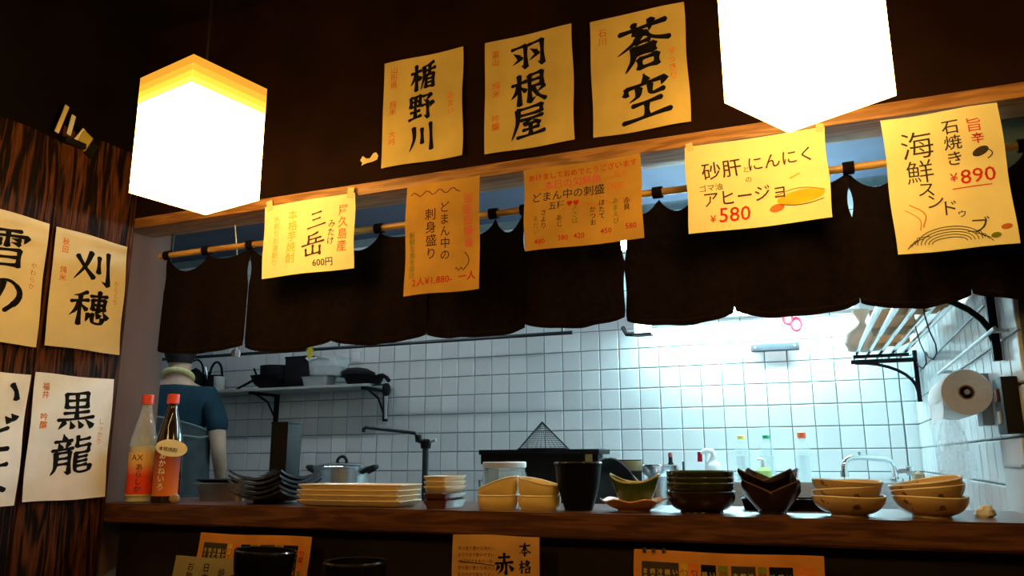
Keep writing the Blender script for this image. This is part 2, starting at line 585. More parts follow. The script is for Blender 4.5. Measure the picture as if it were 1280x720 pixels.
def tile_mb(w, h, t=0.007, e=0.003):
    """one glazed tile in local x (width) / z (height), proud along -y"""
    x0, x1, z0, z1 = -w / 2, w / 2, -h / 2, h / 2
    vs = [(x0, 0, z0), (x1, 0, z0), (x1, 0, z1), (x0, 0, z1),
          (x0, -t + e * .7, z0), (x1, -t + e * .7, z0), (x1, -t + e * .7, z1), (x0, -t + e * .7, z1),
          (x0 + e, -t, z0 + e), (x1 - e, -t, z0 + e), (x1 - e, -t, z1 - e), (x0 + e, -t, z1 - e)]
    fs = [(8, 9, 10, 11)]
    for k in range(4):
        q = (k + 1) % 4
        fs.append((k, q, q + 4, k + 4))
        fs.append((k + 4, q + 4, q + 8, k + 8))
    return MB().add(vs, fs)


TW = PITCH - 0.0038
tile_mesh = tile_mb(TW, TW).mesh('tile', M['tile'], 20)
half_mesh = tile_mb(0.056, TW).mesh('tile', M['tile'], 20)
rnd = random.Random(11)
rest_back, rest_right = MB(), MB()
cand = []
for r_ in range(24):
    z = 1.26 + PITCH * (r_ - 12) + PITCH / 2
    if z > 2.38 or z < 0.05:
        continue
    for c_ in range(-46, 2):
        x = 0.03 + PITCH * c_ + PITCH / 2
        cand.append((x, z, 'f'))
    for x in (0.03 + 2 * PITCH + 0.030, 0.03 + 2 * PITCH + 0.092):
        cand.append((x, z, 'h'))
vis = [c for c in cand if 1.0 < c[1] < 1.72 and c[0] > -3.8]
vis.sort(key=lambda c: (c[0] * 0.38 - 0.9 * 0), reverse=True)
single = set(vis[:300])
for c in cand:
    x, z, k = c
    jx, ja = rnd.uniform(-.0006, .0006), rnd.uniform(-.006, .006)
    if c in single:
        o = bpy.data.objects.new('tile', tile_mesh if k == 'f' else half_mesh)
        COL.objects.link(o)
        o.parent = wall_back
        o.location = (x + jx, 3.9, z)
        o.rotation_euler = (ja, 0, ja * .5)
    else:
        src = tile_mb(TW if k == 'f' else 0.056, TW)
        rest_back.add(src.v, src.f, T((x, 3.9, z)))
o = rest_back.build('tile_field', M['tile'], wall_back, sharp=20)
o['kind'] = 'stuff'
for r_ in range(24):
    z = 1.26 + PITCH * (r_ - 12) + PITCH / 2
    if z > 2.38 or z < 0.05:
        continue
    for c_ in range(21):
        y = 3.885 - PITCH / 2 - PITCH * c_
        if 0.95 < z < 1.75 and c_ < 21:
            o = bpy.data.objects.new('tile', tile_mesh)
            COL.objects.link(o)
            o.parent = wall_right
            o.location = (0.355, y, z)
            o.rotation_euler = (0, rnd.uniform(-.004, .004), -pi / 2 + rnd.uniform(-.006, .006))
        else:
            src = tile_mb(TW, TW)
            rest_right.add(src.v, src.f, T((0.355, y, z)) @ R('Z', -90))
o = rest_right.build('tile_field', M['tile'], wall_right, sharp=20)
o['kind'] = 'stuff'

# ---- bar counter
bar = thing('bar_counter', 'dark brown wooden raised counter running under the row of dishes', 'counter', (0, 0, 0))
prism = []
ol = [(-1.838, 1.60), (1.40, 1.60), (1.40, 1.755), (.350, 1.755), (.350, 1.95), (-1.838, 1.95)]
cb = bmesh.new()
f0 = cb.faces.new([cb.verts.new((x, y, 0.960)) for x, y in ol])
ex = bmesh.ops.extrude_face_region(cb, geom=[f0])
for v in ex['geom']:
    if isinstance(v, bmesh.types.BMVert):
        v.co.z = 1.010
bmesh.ops.bevel(cb, geom=[e for e in cb.edges if abs(e.verts[0].co.z - e.verts[1].co.z) < 1e-6 and e.verts[0].co.y < 1.61 and e.verts[1].co.y < 1.61], offset=.004, segments=2, affect='EDGES')
ctb = MB()
ctb.add_bm(cb)
ctb.build('counter_top', M['counter'], bar)
MB().box(-1.80, 1.645, 0.66, 1.40, 1.68, 0.960).build('front_panel', M['counter_front'], bar)
MB().box(-1.76, 1.68, 0.0, 1.40, 1.72, 0.960).build('back_panel', M['counter_front'], bar)
low = thing('dining_counter', 'dark lower eating counter below the raised one, holding menus and bowls', 'counter', (0, 0, 0))
MB().box(-1.80, 1.12, 0.64, 1.40, 1.645, 0.68, 0.004).build('counter_top', M['counter'], low)
MB().box(-1.76, 1.60, 0.0, 1.40, 1.645, 0.64).build('front_panel', M['counter_front'], low)
# ---- kitchen work counters (mostly hidden below the bar)
kc = thing('kitchen_counter', 'stainless work counter just behind the raised bar, under the cookware', 'counter', (0, 0, 0))
MB().box(-4.4, 1.97, 0.84, 0.33, 2.85, 0.88, 0.003).build('counter_top', M['steel'], kc)
MB().box(-4.4, 2.0, 0.0, 0.33, 2.80, 0.84).build('cabinet_body', M['steel'], kc)
MB().box(-1.15, 2.85, 0.84, 0.33, 3.22, 0.88, 0.003).build('side_top', M['steel'], kc)
MB().box(-1.12, 2.80, 0.0, 0.33, 3.19, 0.84).build('side_cabinet', M['steel'], kc)
sk = thing('sink_unit', 'stainless sink back ledge along the tiled wall, under bottles and tap', 'sink', (0, 0, 0))
MB().box(-0.95, 3.30, 0.78, 0.34, 3.885, 0.80, 0.003).build('sink_top', M['steel'], sk)
MB().box(-0.95, 3.58, 0.80, 0.34, 3.885, 1.02, 0.003).build('back_ledge', M['steel'], sk)
MB().box(-0.95, 3.32, 0.0, 0.34, 3.885, 0.78).build('cabinet_body', M['steel'], sk)

# ------------------------------------------------------------------ lighting fixtures
def lantern(x, y, z0, th, label):
    a, h = 0.19, 0.268
    t = thing('paper_lantern', label, 'lamp', (x, y, z0), th, 'cube washi lanterns')

    def shell(s, zb, zt, thick=0.0015):
        q = s / 2
        m = MB()
        for k in range(4):
            m.box(-q, -q, zb, q, -q + thick, zt, 0, R('Z', 90 * k))
        return m
    hs = h - 0.062
    body = shell(a, 0.0, hs)
    body.box(-a / 2, -a / 2, 0, a / 2, a / 2, 0.0015)
    body.build('shade', M['lantern_shade'], t)
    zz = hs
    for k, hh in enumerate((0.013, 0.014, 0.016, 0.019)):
        shell(a + 0.0012, zz, zz + hh).build('falloff_paper_strip', M['lantern_falloff_strips'][3 - k], t)  # washi strips dimming upward, bulb falloff in steps
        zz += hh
    fr = MB()
    for k in range(4):
        fr.box(-a / 2 + .002, -a / 2 + .002, h - .008, a / 2 - .002, -a / 2 + .006, h - .002, 0, R('Z', 90 * k))
    fr.box(-a / 2 + .003, -.003, h - .008, a / 2 - .003, .003, h - .002)
    fr.build('frame', M['black'], t)
    b = MB().lathe([(.0001, .07), (.016, .075), (.028, .095), (.030, .115), (.022, .14), (.014, .16), (.0001, .162)], 16)
    b.build('bulb', M['bulb'], t)
    MB().lathe([(.0001, .16), (.017, .16), (.017, .20), (.010, .21), (.0001, .21)], 16).build('lamp_holder', M['black'], t)
    MB().tube([(0, 0, .208), (0, 0, 2.38 - z0)], 0.003, 6).build('cord', M['black'], t)
    MB().lathe([(.0001, 2.375 - z0), (.035, 2.375 - z0), (.035, 2.40 - z0), (.0001, 2.40 - z0)], 20).build('ceiling_rose', M['black'], t)
    return t


lantern(-1.25, 1.255, 1.683, -0.982 + pi / 4, 'glowing cube paper lantern hanging at the left, in front of the cedar wall')
lantern(0.010, 1.262, 1.683, -1.278 + pi / 4, 'glowing cube paper lantern hanging at the right, above the garlic gizzard sign')
# two unseen lanterns added over the seats to brighten the dish fronts
lantern(-1.12, 0.16, 1.683, -0.9 + pi / 4, 'unseen cube paper lantern added over the seats by the cedar wall')
lantern(0.10, 0.16, 1.683, -1.2 + pi / 4, 'unseen cube paper lantern added over the middle seats')

fl = thing('fluorescent_lamp', 'bright fluorescent strip lamp on the tiled wall, mostly hidden behind the curtain', 'lamp', (0, 0, 0))
MB().box(-0.80, 3.83, 1.785, 0.16, 3.892, 1.84, 0.004).build('lamp_body', M['white_plastic'], fl)
MB().tube([(-0.78, 3.80, 1.805), (0.14, 3.80, 1.805)], 0.014, 12).build('tube', M['tube_light'], fl)
for x in (-0.80, 0.145):
    MB().box(x - .012, 3.775, 1.782, x + .012, 3.84, 1.83, 0.003).build('end_socket', M['white_plastic'], fl)
for i, (x, y, lab) in enumerate(((-2.35, 2.75, 'fluorescent ceiling lamp above the kitchen aisle, out of sight above the curtain'),)):
    cl = thing('ceiling_lamp', lab, 'lamp', (x, y, 0))
    MB().box(-.65, -.06, 2.37, .65, .06, 2.419, .004).build('lamp_body', M['white_plastic'], cl)
    MB().tube([(-.6, 0, 2.35), (.6, 0, 2.35)], 0.016, 12).build('tube', M['ceiling_tube'], cl)
    for s in (-1, 1):
        MB().box(s * .61 - .012, -.02, 2.325, s * .61 + .012, .02, 2.372, .003).build('end_socket', M['white_plastic'], cl)
cl = thing('counter_fill_lamp', 'added fluorescent fill lamp over the kitchen counter, unseen above the curtain', 'lamp', (-.45, 2.48, 0))  # lamp added to light the dishes and the lower left sheets
MB().box(-.42, -.04, 1.83, .42, .04, 1.875, .004).build('lamp_body', M['white_plastic'], cl)
MB().tube([(-.38, 0, 1.81), (.38, 0, 1.81)], 0.013, 12).build('tube', M['fill_tube'], cl)
for s in (-1, 1):
    MB().box(s * .39 - .010, -.018, 1.790, s * .39 + .010, .018, 1.832, .003).build('end_socket', M['white_plastic'], cl)
    MB().tube([(s * .36, 0, 1.872), (s * .36, 0, 2.419)], .004, 6).build('hanger', M['dark_steel'], cl)
# small lit box lamp at the hem of the curtain
hl = thing('hood_lamp', 'small square white lit lamp just under the curtain hem', 'lamp', (-0.572, 2.62, 1.535))
MB().box(-.026, -.02, 0, .026, .02, .034, .004).build('lamp_glass', M['small_lamp'], hl)
MB().box(-.032, -.025, -.007, .032, .025, 0, .002).build('lamp_base', M['dark_steel'], hl)
MB().tube([(0, .01, .034), (0, .01, 2.42 - 1.535)], .006, 8).build('lamp_rod', M['dark_steel'], hl)
MB().tube([(-.03, 0, .0), (-.06, .01, .004), (-.075, .02, .03)], .008, 8).build('lamp_arm', M['black'], hl)

# ------------------------------------------------------------------ papers and writing
_text_cache = {}


def text_mesh(body, vertical=False, bold=0.0, spacing=1.0):
    key = (body, vertical, bold, spacing)
    if key in _text_cache:
        return _text_cache[key]
    cu = bpy.data.curves.new('writing', 'FONT')
    cu.body = '\n'.join(body) if vertical else body
    cu.align_x = 'CENTER'
    cu.align_y = 'CENTER'
    cu.size = 1.0
    cu.space_line = 1.0 * spacing
    cu.space_character = spacing if not vertical else 1
    cu.resolution_u = 2
    cu.fill_mode = 'FRONT'
    cu.offset = bold
    ob = bpy.data.objects.new('writing', cu)
    COL.objects.link(ob)
    dg = bpy.context.evaluated_depsgraph_get()
    me = bpy.data.meshes.new_from_object(ob.evaluated_get(dg))
    vs = [(v.co.x, v.co.y) for v in me.vertices]
    fs = [tuple(p.vertices) for p in me.polygons]
    bpy.data.objects.remove(ob)
    bpy.data.curves.remove(cu)
    bpy.data.meshes.remove(me)
    if vs:
        mx = [min(p[0] for p in vs), max(p[0] for p in vs)]
        my = [min(p[1] for p in vs), max(p[1] for p in vs)]
        cx, cy = sum(mx) / 2, sum(my) / 2
        vs = [(p[0] - cx, p[1] - cy) for p in vs]
    _text_cache[key] = (vs, fs)
    return vs, fs


# brush strokes on a 100 x 100 field, y down.  l: straight segments, t: tapering line, c: tapering curve, C: full curve, d: dot
KANJI = {
    '楯': ['l5,32 42,26', 'l24,6 25,94', 't23,34 15,54 3,72', 'd28,42 40,56', 't90,6 70,13 52,15', 'c53,16 53,52 42,94', 'l57,32 96,27', 'l75,16 73,44',
          'l61,48 61,90', 'l61,48 88,45 88,92', 'l62,61 86,60', 'l62,74 86,73', 'l62,88 87,87'],
    '野': ['l8,12 9,46', 'l8,12 44,9 43,46', 'l10,28 42,27', 'l9,45 43,44', 'l26,12 26,86', 'l9,65 43,62', 'l3,90 48,80', 'l54,14 84,11', 't84,11 66,32', 'd60,28 74,39', 'l50,47 93,41',
          't93,41 82,56', 'l72,46 74,92', 't74,92 60,82'],
    '川': ['c22,14 22,55 6,92', 'l52,22 52,72', 'l84,8 86,98'],
    '羽': ['l6,18 45,14 45,82', 't45,82 33,74', 'd14,34 27,46', 't34,50 8,66', 'l54,16 92,12 93,84', 't93,84 80,75', 'd62,32 76,44', 't82,48 56,64'],
    '根': ['l4,32 44,26', 'l24,6 25,94', 't23,36 15,55 2,70', 'd28,42 42,55', 'l53,12 88,9 87,46', 'l54,28 86,27', 'l54,46 86,45', 'l53,12 53,90', 't53,90 70,78', 't94,52 74,66', 'C62,50 76,74 98,92'],
    '屋': ['l18,10 86,7 85,28', 'l20,28 84,27', 'c20,10 20,50 4,96', 'l30,42 90,39', 'l54,42 40,57', 'l40,57 76,54', 'd66,47 82,61', 'l57,58 57,90', 'l36,73 80,70', 'l20,92 96,87'],
    '蒼': ['l8,15 92,9', 'l34,2 37,24', 't66,0 62,22', 'c50,20 34,40 4,57', 'C52,22 70,38 98,47', 'l38,42 62,40', 'l34,52 70,50 69,65', 'l36,58 68,57', 'l36,65 69,64', 'c34,50 32,74 18,96',
          'l44,76 45,96', 'l44,76 75,74 74,96', 'l45,94 74,93'],
    '空': ['d50,0 53,13', 'l14,21 11,35', 'l14,21 89,16', 't89,16 82,31', 'c38,26 34,42 18,51', 'C60,24 62,42 86,40', 'l24,61 80,57', 'l51,60 51,90', 'l5,93 97,86'],
    '雪': ['l22,8 78,6', 'l10,22 7,39', 'l10,22 93,18', 't93,18 86,35', 'l50,8 50,47', 'd24,29 37,33', 'd24,39 37,43', 'd62,27 77,30', 'd62,37 77,40', 'l24,57 79,54 78,96', 'l28,75 77,73', 'l20,94 79,92'],
    'の': ['C54,20 46,50 28,80 14,70 14,45 36,20 66,16 88,36 86,62 60,90'],
    '刈': ['c45,8 32,45 4,84', 'C10,20 30,50 54,78', 'l66,18 66,62', 'l90,4 92,94', 't92,94 76,84'],
    '穂': ['t42,6 26,14 10,17', 'l4,33 47,28', 'l26,14 26,94', 't25,36 16,56 2,71', 'd28,40 44,55', 'l52,16 95,13', 'l58,26 59,52', 'l58,26 90,24 89,53', 'l60,39 88,38', 'l59,52 89,51', 'l74,2 74,58',
          't50,65 44,86', 'C60,64 62,86 82,89 88,76', 'd69,61 78,72', 'd89,60 99,75'],
    '黒': ['l24,8 25,43', 'l24,8 78,5 77,43', 'l26,25 76,23', 'l25,42 77,41', 'l51,8 51,71', 'l20,57 82,54', 'l6,74 95,69', 't22,79 8,97', 'd37,80 43,94', 'd57,79 65,93', 'd77,77 93,94'],
    '龍': ['d25,0 29,12', 'l6,16 47,13', 'd16,21 21,33', 't40,19 33,33', 'l2,38 52,33', 'c12,44 12,80 2,98', 'l12,45 45,42 45,96', 't45,96 34,91', 'l14,59 43,57', 'l14,73 43,71', 'l61,4 61,30', 'l62,14 92,11',
          'l61,30 93,27 91,45', 'l62,47 92,45', 'C61,46 60,84 70,95 93,93 98,80', 'l65,58 89,56', 'l65,69 89,67', 'l65,80 89,78'],
    '三': ['l24,20 74,13', 'l28,50 68,44', 'l2,90 96,76'],
    '岳': ['t66,4 44,12 28,14', 'l30,13 30,46', 'l30,30 82,26', 'l62,29 62,45', 'l4,51 96,43', 'l50,56 50,90', 'l20,67 23,94', 'l22,93 82,88', 'l80,62 80,96'],
    'い': ['C14,18 15,58 28,84 38,66', 'C72,22 84,42 88,64'],
    'ど': ['t30,10 38,30 44,44', 'C78,34 40,48 24,66 30,86 82,88', 'd70,6 80,18', 'd84,0 94,12'],
    'よ': ['l50,28 82,24', 'C48,4 52,40 50,80 24,90 18,72 50,74 84,92'],
    '赤': ['l22,20 78,18', 'l50,2 50,44', 'l6,46 94,42', 'c40,46 38,72 18,94', 'l60,46 60,94', 't60,94 48,84', 't22,58 8,78', 'd76,56 94,76'],
    '本': ['l8,26 92,22', 'l50,4 50,98', 'c48,28 34,56 4,78', 'C52,28 66,54 96,76', 'l30,76 70,74'],
    '格': ['l4,32 44,26', 'l24,6 25,94', 't23,36 15,55 2,70', 'd28,42 42,55', 'c68,4 60,24 46,40', 'l62,18 86,15', 'c86,15 70,42 44,58', 'C60,26 76,48 98,58', 'l58,66 59,94', 'l58,66 88,64 87,94', 'l59,92 87,91'],
    '芋': ['l8,16 92,12', 'l34,4 36,26', 't64,2 62,24', 'l26,38 74,35', 'l6,56 94,52', 'l50,38 51,92', 't51,92 38,84'],
}


def stroke_poly(pts, kind):
    """list of (x, y) -> resampled list of (x, y, width factor)"""
    P = [Vector((p[0], p[1], 0)) for p in pts]
    if len(P) > 2:
        out = []
        for i in range(len(P) - 1):
            a, b, c, d = P[max(i - 1, 0)], P[i], P[i + 1], P[min(i + 2, len(P) - 1)]
            for k in range(6):
                t = k / 6
                out.append(0.5 * ((2 * b) + (c - a) * t + (2 * a - 5 * b + 4 * c - d) * t * t + (3 * b - a - 3 * c + d) * t ** 3))
        out.append(P[-1])
        P = out
    else:
        P = [P[0].lerp(P[1], k / 7) for k in range(8)]
    n = len(P) - 1
    res = []
    for i, p in enumerate(P):
        t = i / n
        if kind in 'tc':
            w = 1.15 * (1 - t) ** 0.75 + 0.12
        elif kind == 'd':
            w = 0.35 + 1.15 * t
        else:
            w = 1.1 - 0.42 * sin(pi * min(1, t * 1.05)) + 0.1 * t
        res.append((p, w))
    # round caps
    d0 = (P[0] - P[1]).normalized()
    d1 = (P[-1] - P[-2]).normalized()
    return [(P[0] + d0 * 3.6, 0.35)] + res + [(P[-1] + d1 * (3.2 if kind not in 'tc' else 2), 0.3 if kind not in 'tc' else 0.02)]


class Sheet:
    """a sheet of paper: origin = lower left corner, right / up unit vectors, normal toward the reader"""

    def __init__(self, name, label, cat, origin, right, up, w, h, material, bend, group=None, seed=0, thick=0.0007, lift=0.0):
        self.o, self.w, self.h = Vector(origin), w, h
        self.r, self.u = Vector(right).normalized(), Vector(up).normalized()
        self.n = self.r.cross(self.u).normalized()
        self.bend = bend
        self.seed = seed
        self.parts = []
        self.lift = lift
        mb = MB().grid(14, 18, lambda a, b: self.at(a, b) - self.o, -self.n * thick)
        self.obj = mb.build(name, material, None, self.o)
        tag(self.obj, label, cat, group)

    def at(self, a, b, off=0.0):
        ea = 0.0012 * sin(b * 9 + self.seed * 3)           # slightly wavy edges
        return self.o + self.r * (a * self.w + ea) + self.u * (b * self.h + 0.0012 * sin(a * 7 + self.seed)) + self.n * (self.bend(a, b) + self.lift + off)

    def put(self, part, material, vs, fs, off=0.0006):
        if not (self.parts and self.parts[-1][0] == part and getattr(self, 'joining', False)):
            self.parts.append((part, MB(), material))
        mb = self.parts[-1][1]
        mb.add([self.at(x / self.w, y / self.h, off) - self.o for x, y in vs], fs)

    def write(self, body, x, y, size, material, part, rot=0.0, vertical=False, bold=0.0, spacing=1.0, sx=1.0, shear=0.0):
        vs, fs = text_mesh(body, vertical, bold, spacing)
        c, s = cos(radians(rot)), sin(radians(rot))
        q = []
        for px, py in vs:
            px, py = (px * sx + py * shear) * size, (py + px * shear * .3) * size
            q.append((x + px * c - py * s, y + px * s + py * c))
        self.put(part, material, q, fs)

    def brush(self, ch, x, y, size, material, part, weight=9.0, sx=1.0, seed=0, skew=0.10):
        """calligraphy character centred at x, y"""
        self.joining = False
        for si, st in enumerate(KANJI[ch]):
            kind = st[0]
            pts = [tuple(map(float, q.split(','))) for q in st[1:].split()]
            segs = [pts]
            if kind == 'l' and len(pts) > 2:
                segs = [pts[i:i + 2] for i in range(len(pts) - 1)]
            for sg in segs:
                line = stroke_poly(sg, kind)
                vs, fs = [], []
                for i, (p, w) in enumerate(line):
                    a = line[max(i - 1, 0)][0]
                    b = line[min(i + 1, len(line) - 1)][0]
                    d = (b - a).normalized() if (b - a).length > 1e-6 else Vector((1, 0, 0))
                    nn = Vector((-d.y, d.x, 0))
                    horiz = 0.82 if abs(d.x) > abs(d.y) else 1.12
                    ww = weight * 0.5 * w * horiz
                    j = 0.10 * noise.noise(Vector((p.x * .2, p.y * .2, si + seed)))
                    for sgn in (-1, 1):
                        qx = p.x + nn.x * ww * sgn * (1 + j * sgn)
                        qy = p.y + nn.y * ww * sgn * (1 + j * sgn)
                        X = (qx - 50) / 100 * size * sx
                        Y = (50 - qy) / 100 * size + (qx - 50) / 100 * size * skew
                        vs.append((x + X, y + Y))
                for i in range(len(line) - 1):
                    fs.append((2 * i, 2 * i + 1, 2 * i + 3, 2 * i + 2))
                self.put(part, material, vs, fs, 0.0006 + 0.00002 * si)
                self.joining = True
        self.joining = False

    def line(self, pts, width, material, part):
        """pen line through points given in metres on the sheet"""
        P = [Vector((p[0], p[1], 0)) for p in pts]
        vs, fs = [], []
        for i, p in enumerate(P):
            d = (P[min(i + 1, len(P) - 1)] - P[max(i - 1, 0)]).normalized()
            nn = Vector((-d.y, d.x, 0)) * width / 2
            vs += [(p.x - nn.x, p.y - nn.y), (p.x + nn.x, p.y + nn.y)]
        for i in range(len(P) - 1):
            fs.append((2 * i, 2 * i + 1, 2 * i + 3, 2 * i + 2))
        self.put(part, material, vs, fs)

    def patch(self, x0, y0, x1, y1, material, part, off=0.0003):
        n = 6
        vs = [(x0 + (x1 - x0) * i / n, y) for y in (y0, y1) for i in range(n + 1)]
        fs = [(i, i + 1, i + 2 + n, i + 1 + n) for i in range(n)]
        self.put(part, material, vs, fs, off)

    def blob(self, x, y, rx, ry, material, part, rot=0.0, off=0.0004, n=18):
        c, s = cos(radians(rot)), sin(radians(rot))
        vs = [(x, y)] + [(x + rx * cos(2 * pi * k / n) * c - ry * sin(2 * pi * k / n) * s, y + rx * cos(2 * pi * k / n) * s + ry * sin(2 * pi * k / n) * c) for k in range(n)]
        fs = [(0, 1 + k, 1 + (k + 1) % n) for k in range(n)]
        self.put(part, material, vs, fs, off)

    def done(self):
        for part, mb, material in self.parts:
            if mb.v:
                mb.build(part, material, self.obj, sharp=80)
        return self.obj


def wave(a1, a2, curl=0.0, ph=0.0):
    def f(a, b):
        return a1 * (0.5 + 0.5 * sin(a * 5.1 + b * 2.3 + ph)) + a2 * (0.5 + 0.5 * sin(b * 8.7 - a * 3.1 + ph * 2)) + curl * (1 - b) ** 2 + 0.0012
    return f


def front_frame(rot):
    c, s = cos(radians(rot)), sin(radians(rot))
    return (c, 0, s), (-s, 0, c)


def add_tape(sheet, spots, w=0.018, h=0.028):
    for i, (a, b, rot) in enumerate(spots):
        c, s = cos(radians(rot)), sin(radians(rot))
        p = sheet.o + sheet.r * a * sheet.w + sheet.u * b * sheet.h + sheet.n * (sheet.bend(a, b) + .0009)
        rr = sheet.r * c + sheet.u * s
        uu = sheet.u * c - sheet.r * s
        MB().grid(2, 3, lambda q, t: p + rr * (q - .5) * w + uu * (t - .5) * h - sheet.o, -sheet.n * .0003).build('tape', M['tape'], sheet.obj)


# three calligraphy sheets on the dark wall above the beam
SG = 'calligraphy sheets on the wall above the beam'
UP = (('楯野川', -0.997, 1.834, 0.224, 0.288, 0.3, 'three-character calligraphy sheet, leftmost of those above the beam', 0.078, 0.9),
      ('羽根屋', -0.713, 1.826, 0.224, 0.294, 0.4, 'calligraphy sheet of three characters hung between two others above the beam', 0.086, 1.0),
      ('蒼空', -0.445, 1.825, 0.218, 0.290, 0.6, 'calligraphy sheet of two characters beside the right lantern, above the beam', 0.120, 1.0))
for k, (chars, x, z, w, h, rot, lab, size, sx) in enumerate(UP):
    r, u = front_frame(rot)
    sh = Sheet('calligraphy_sheet', lab, 'sign', (x, 1.6105, z), r, u, w, h, M['washi'], wave(.003, .0025, .004, k * 1.7), SG, seed=k)
    n = len(chars)
    for i, ch in enumerate(chars):
        yy = h * (0.80 - 0.285 * i) if n == 3 else h * (0.70 - 0.43 * i)
        if n == 2 and i == 1:
            yy -= 0.004
        sh.brush(ch, w * (0.50 if n == 3 else 0.56), yy, size if n == 3 else size * (1.0 if i == 0 else .92), M['ink'], 'brush_lettering', 13.0 if n == 3 else 12.0, sx * 1.05, seed=k * 5 + i)
    for i, body in enumerate((('山形県', '純米', '大吟'), ('富山', '純米', '吟醸'), ('石川', '', ''))[k]):
        if body:
            sh.write(body, w * .13, h * (.84 - .29 * i), .021, M['ink_orange'], 'red_lettering', vertical=True, bold=.012)
    if k != 1:
        sh.write(('あまい', '', 'すっきり')[k], w * .86, h * .5, .020, M['ink_orange'], 'red_lettering', vertical=True, bold=.01)
    sh.done()

# four sheets on the cedar planks (facing the room)
LG = 'calligraphy sheets on the cedar wall'
LEFT = (('雪の', 1.118, 1.391, 0.213, 0.315, 'yellowish calligraphy sheet at the left picture edge, upper row on the cedar wall'),
        ('刈穂', 1.353, 1.401, 0.222, 0.305, 'yellowish calligraphy sheet nearest the corner, upper row on the cedar wall'),
        ('いどよ', 1.108, 1.020, 0.220, 0.306, 'kana sheet tinted kitchen-lit white, cut by the left picture edge, lower row on the cedar wall'),
        ('黒龍', 1.346, 1.024, 0.230, 0.308, 'calligraphy sheet tinted kitchen-lit white, nearest the bottles, lower row on the cedar wall'))
for k, (chars, y, z, w, h, lab) in enumerate(LEFT):
    rot = (0.4, 0.4, -0.5, 0.6)[k]
    c, s = cos(radians(rot)), sin(radians(rot))
    sh = Sheet('calligraphy_sheet', lab, 'sign', (-1.7985, y, z), (0, c, s), (0, -s, c), w, h, M['washi_kitchen_lit' if k > 1 else 'washi_pale'], wave(.002, .0022, .0045, 2 + k), LG, seed=4 + k)
    if chars == 'いどよ':
        for i, ch in enumerate(chars):
            sh.brush(ch, w * .70, h * (.83 - .30 * i), .088, M['ink'], 'brush_lettering', 13, 1.15, seed=30 + i)
    else:
        for i, ch in enumerate(chars):
            sh.brush(ch, w * (.52 if k != 3 else .53), h * (.72 - .36 * i), .098, M['ink'], 'brush_lettering', 11.5 if k != 3 else 10.5, 1.18, seed=20 + 3 * k + i)
    if k != 2:
        sh.write(('秋田', '秋田', '', '福井')[k], w * .14, h * .86, .020, M['ink_orange'], 'red_lettering', vertical=True, bold=.012)
        sh.write(('純米', '純米', '', '吟醸')[k], w * .14, h * .62, .020, M['ink_orange'], 'red_lettering', vertical=True, bold=.012)
        sh.write(('やわらか', 'からくち', '', 'しっかり')[k], w * .87, h * .55, .017, M['ink_orange'], 'red_lettering', vertical=True)
    sh.done()

# torn tape scrap left on the wall
mb = MB()
mb.grid(5, 2, lambda a, b: (-1.060 + .046 * a + .004 * sin(b * 5), 1.609 - .003 * sin(a * 6), 1.852 + .012 * a + (.016 + .007 * sin(a * 9)) * b), (0, .0008, 0))
tag(mb.build('tape_scrap', M['tape']), 'torn scrap of pale tape on the dark wall left of the calligraphy sheets', 'tape')

# five handwritten menu signs hanging from the beam
MG = 'handwritten menu signs hung from the beam'
# 1 : mitake
r, u = front_frame(0.6)
sh = Sheet('menu_sign', 'bright cream menu sign with two dark characters, hung beside the left lantern', 'sign', (-1.302, 1.552, 1.566), r, u, .270, .190, M['menu_paper'], wave(.002, .0015, 0, .4), MG, 11)
sh.brush('三', .158, .135, .050, M['ink_soft'], 'dark_lettering', 9.5, 1.1, skew=.08)
sh.brush('岳', .152, .072, .062, M['ink_soft'], 'dark_lettering', 9.0, 1.1, skew=.1)
sh.write('屋久島産', .236, .105, .030, M['ink_orange'], 'orange_lettering', vertical=True, bold=.005)
sh.write('みたけ', .203, .098, .022, M['ink_soft'], 'dark_lettering', vertical=True)
sh.write('600円', .180, .024, .024, M['ink_grey'], 'grey_lettering', bold=.006)
sh.write('本格芋焼酎', .086, .100, .028, M['ink_yellow'], 'yellow_lettering', vertical=True, bold=.005)
sh.write('水割りお湯割り', .038, .095, .019, M['ink_yellow'], 'yellow_lettering', vertical=True)
sh.done()
add_tape(sh, ((.05, 1.0, 12), (.95, 1.0, -8)))
# 2 : sashimi platter, portrait
r, u = front_frame(0.5)
sh = Sheet('menu_sign', 'narrow upright orange menu sign of vertical handwriting, second from the left lantern', 'sign', (-.890, 1.553, 1.487), r, u, .190, .266, M['menu_orange'], wave(.0015, .002, .003, 1.2), MG, 12)
sh.write('どまん中の', .103, .146, .028, M['ink_soft'], 'dark_lettering', vertical=True, bold=.004, sx=.95, spacing=1.02)
sh.write('刺身盛り', .066, .142, .030, M['ink_soft'], 'dark_lettering', vertical=True, bold=.004, sx=1.0, spacing=1.05)
sh.write('当店自慢', .162, .178, .026, M['ink_pink'], 'red_lettering', vertical=True, bold=.005)
sh.write('一番', .163, .118, .024, M['ink_pink'], 'red_lettering', vertical=True, bold=.005)
sh.write('2人¥1,880-', .072, .030, .0225, M['ink_red'], 'red_lettering', bold=.004, rot=2)
sh.write('一人', .160, .034, .022, M['ink_red'], 'red_lettering', bold=.01)
sh.write('新鮮な魚を毎日', .018, .095, .016, M['ink_green'], 'green_lettering', vertical=True)
sh.line([(.012 + .13 * t / 16, .242 + .006 * sin(t * 1.5)) for t in range(17)], .0022, M['ink_soft'], 'dark_lettering')
sh.line([(.152 + .012 * sin(t * .5), .090 - .0065 * t) for t in range(7)], .002, M['ink_soft'], 'dark_lettering')
sh.line([(.130 + .003 * t, .052 + .004 * sin(t * 1.6)) for t in range(9)], .002, M['ink_soft'], 'dark_lettering')
sh.done()
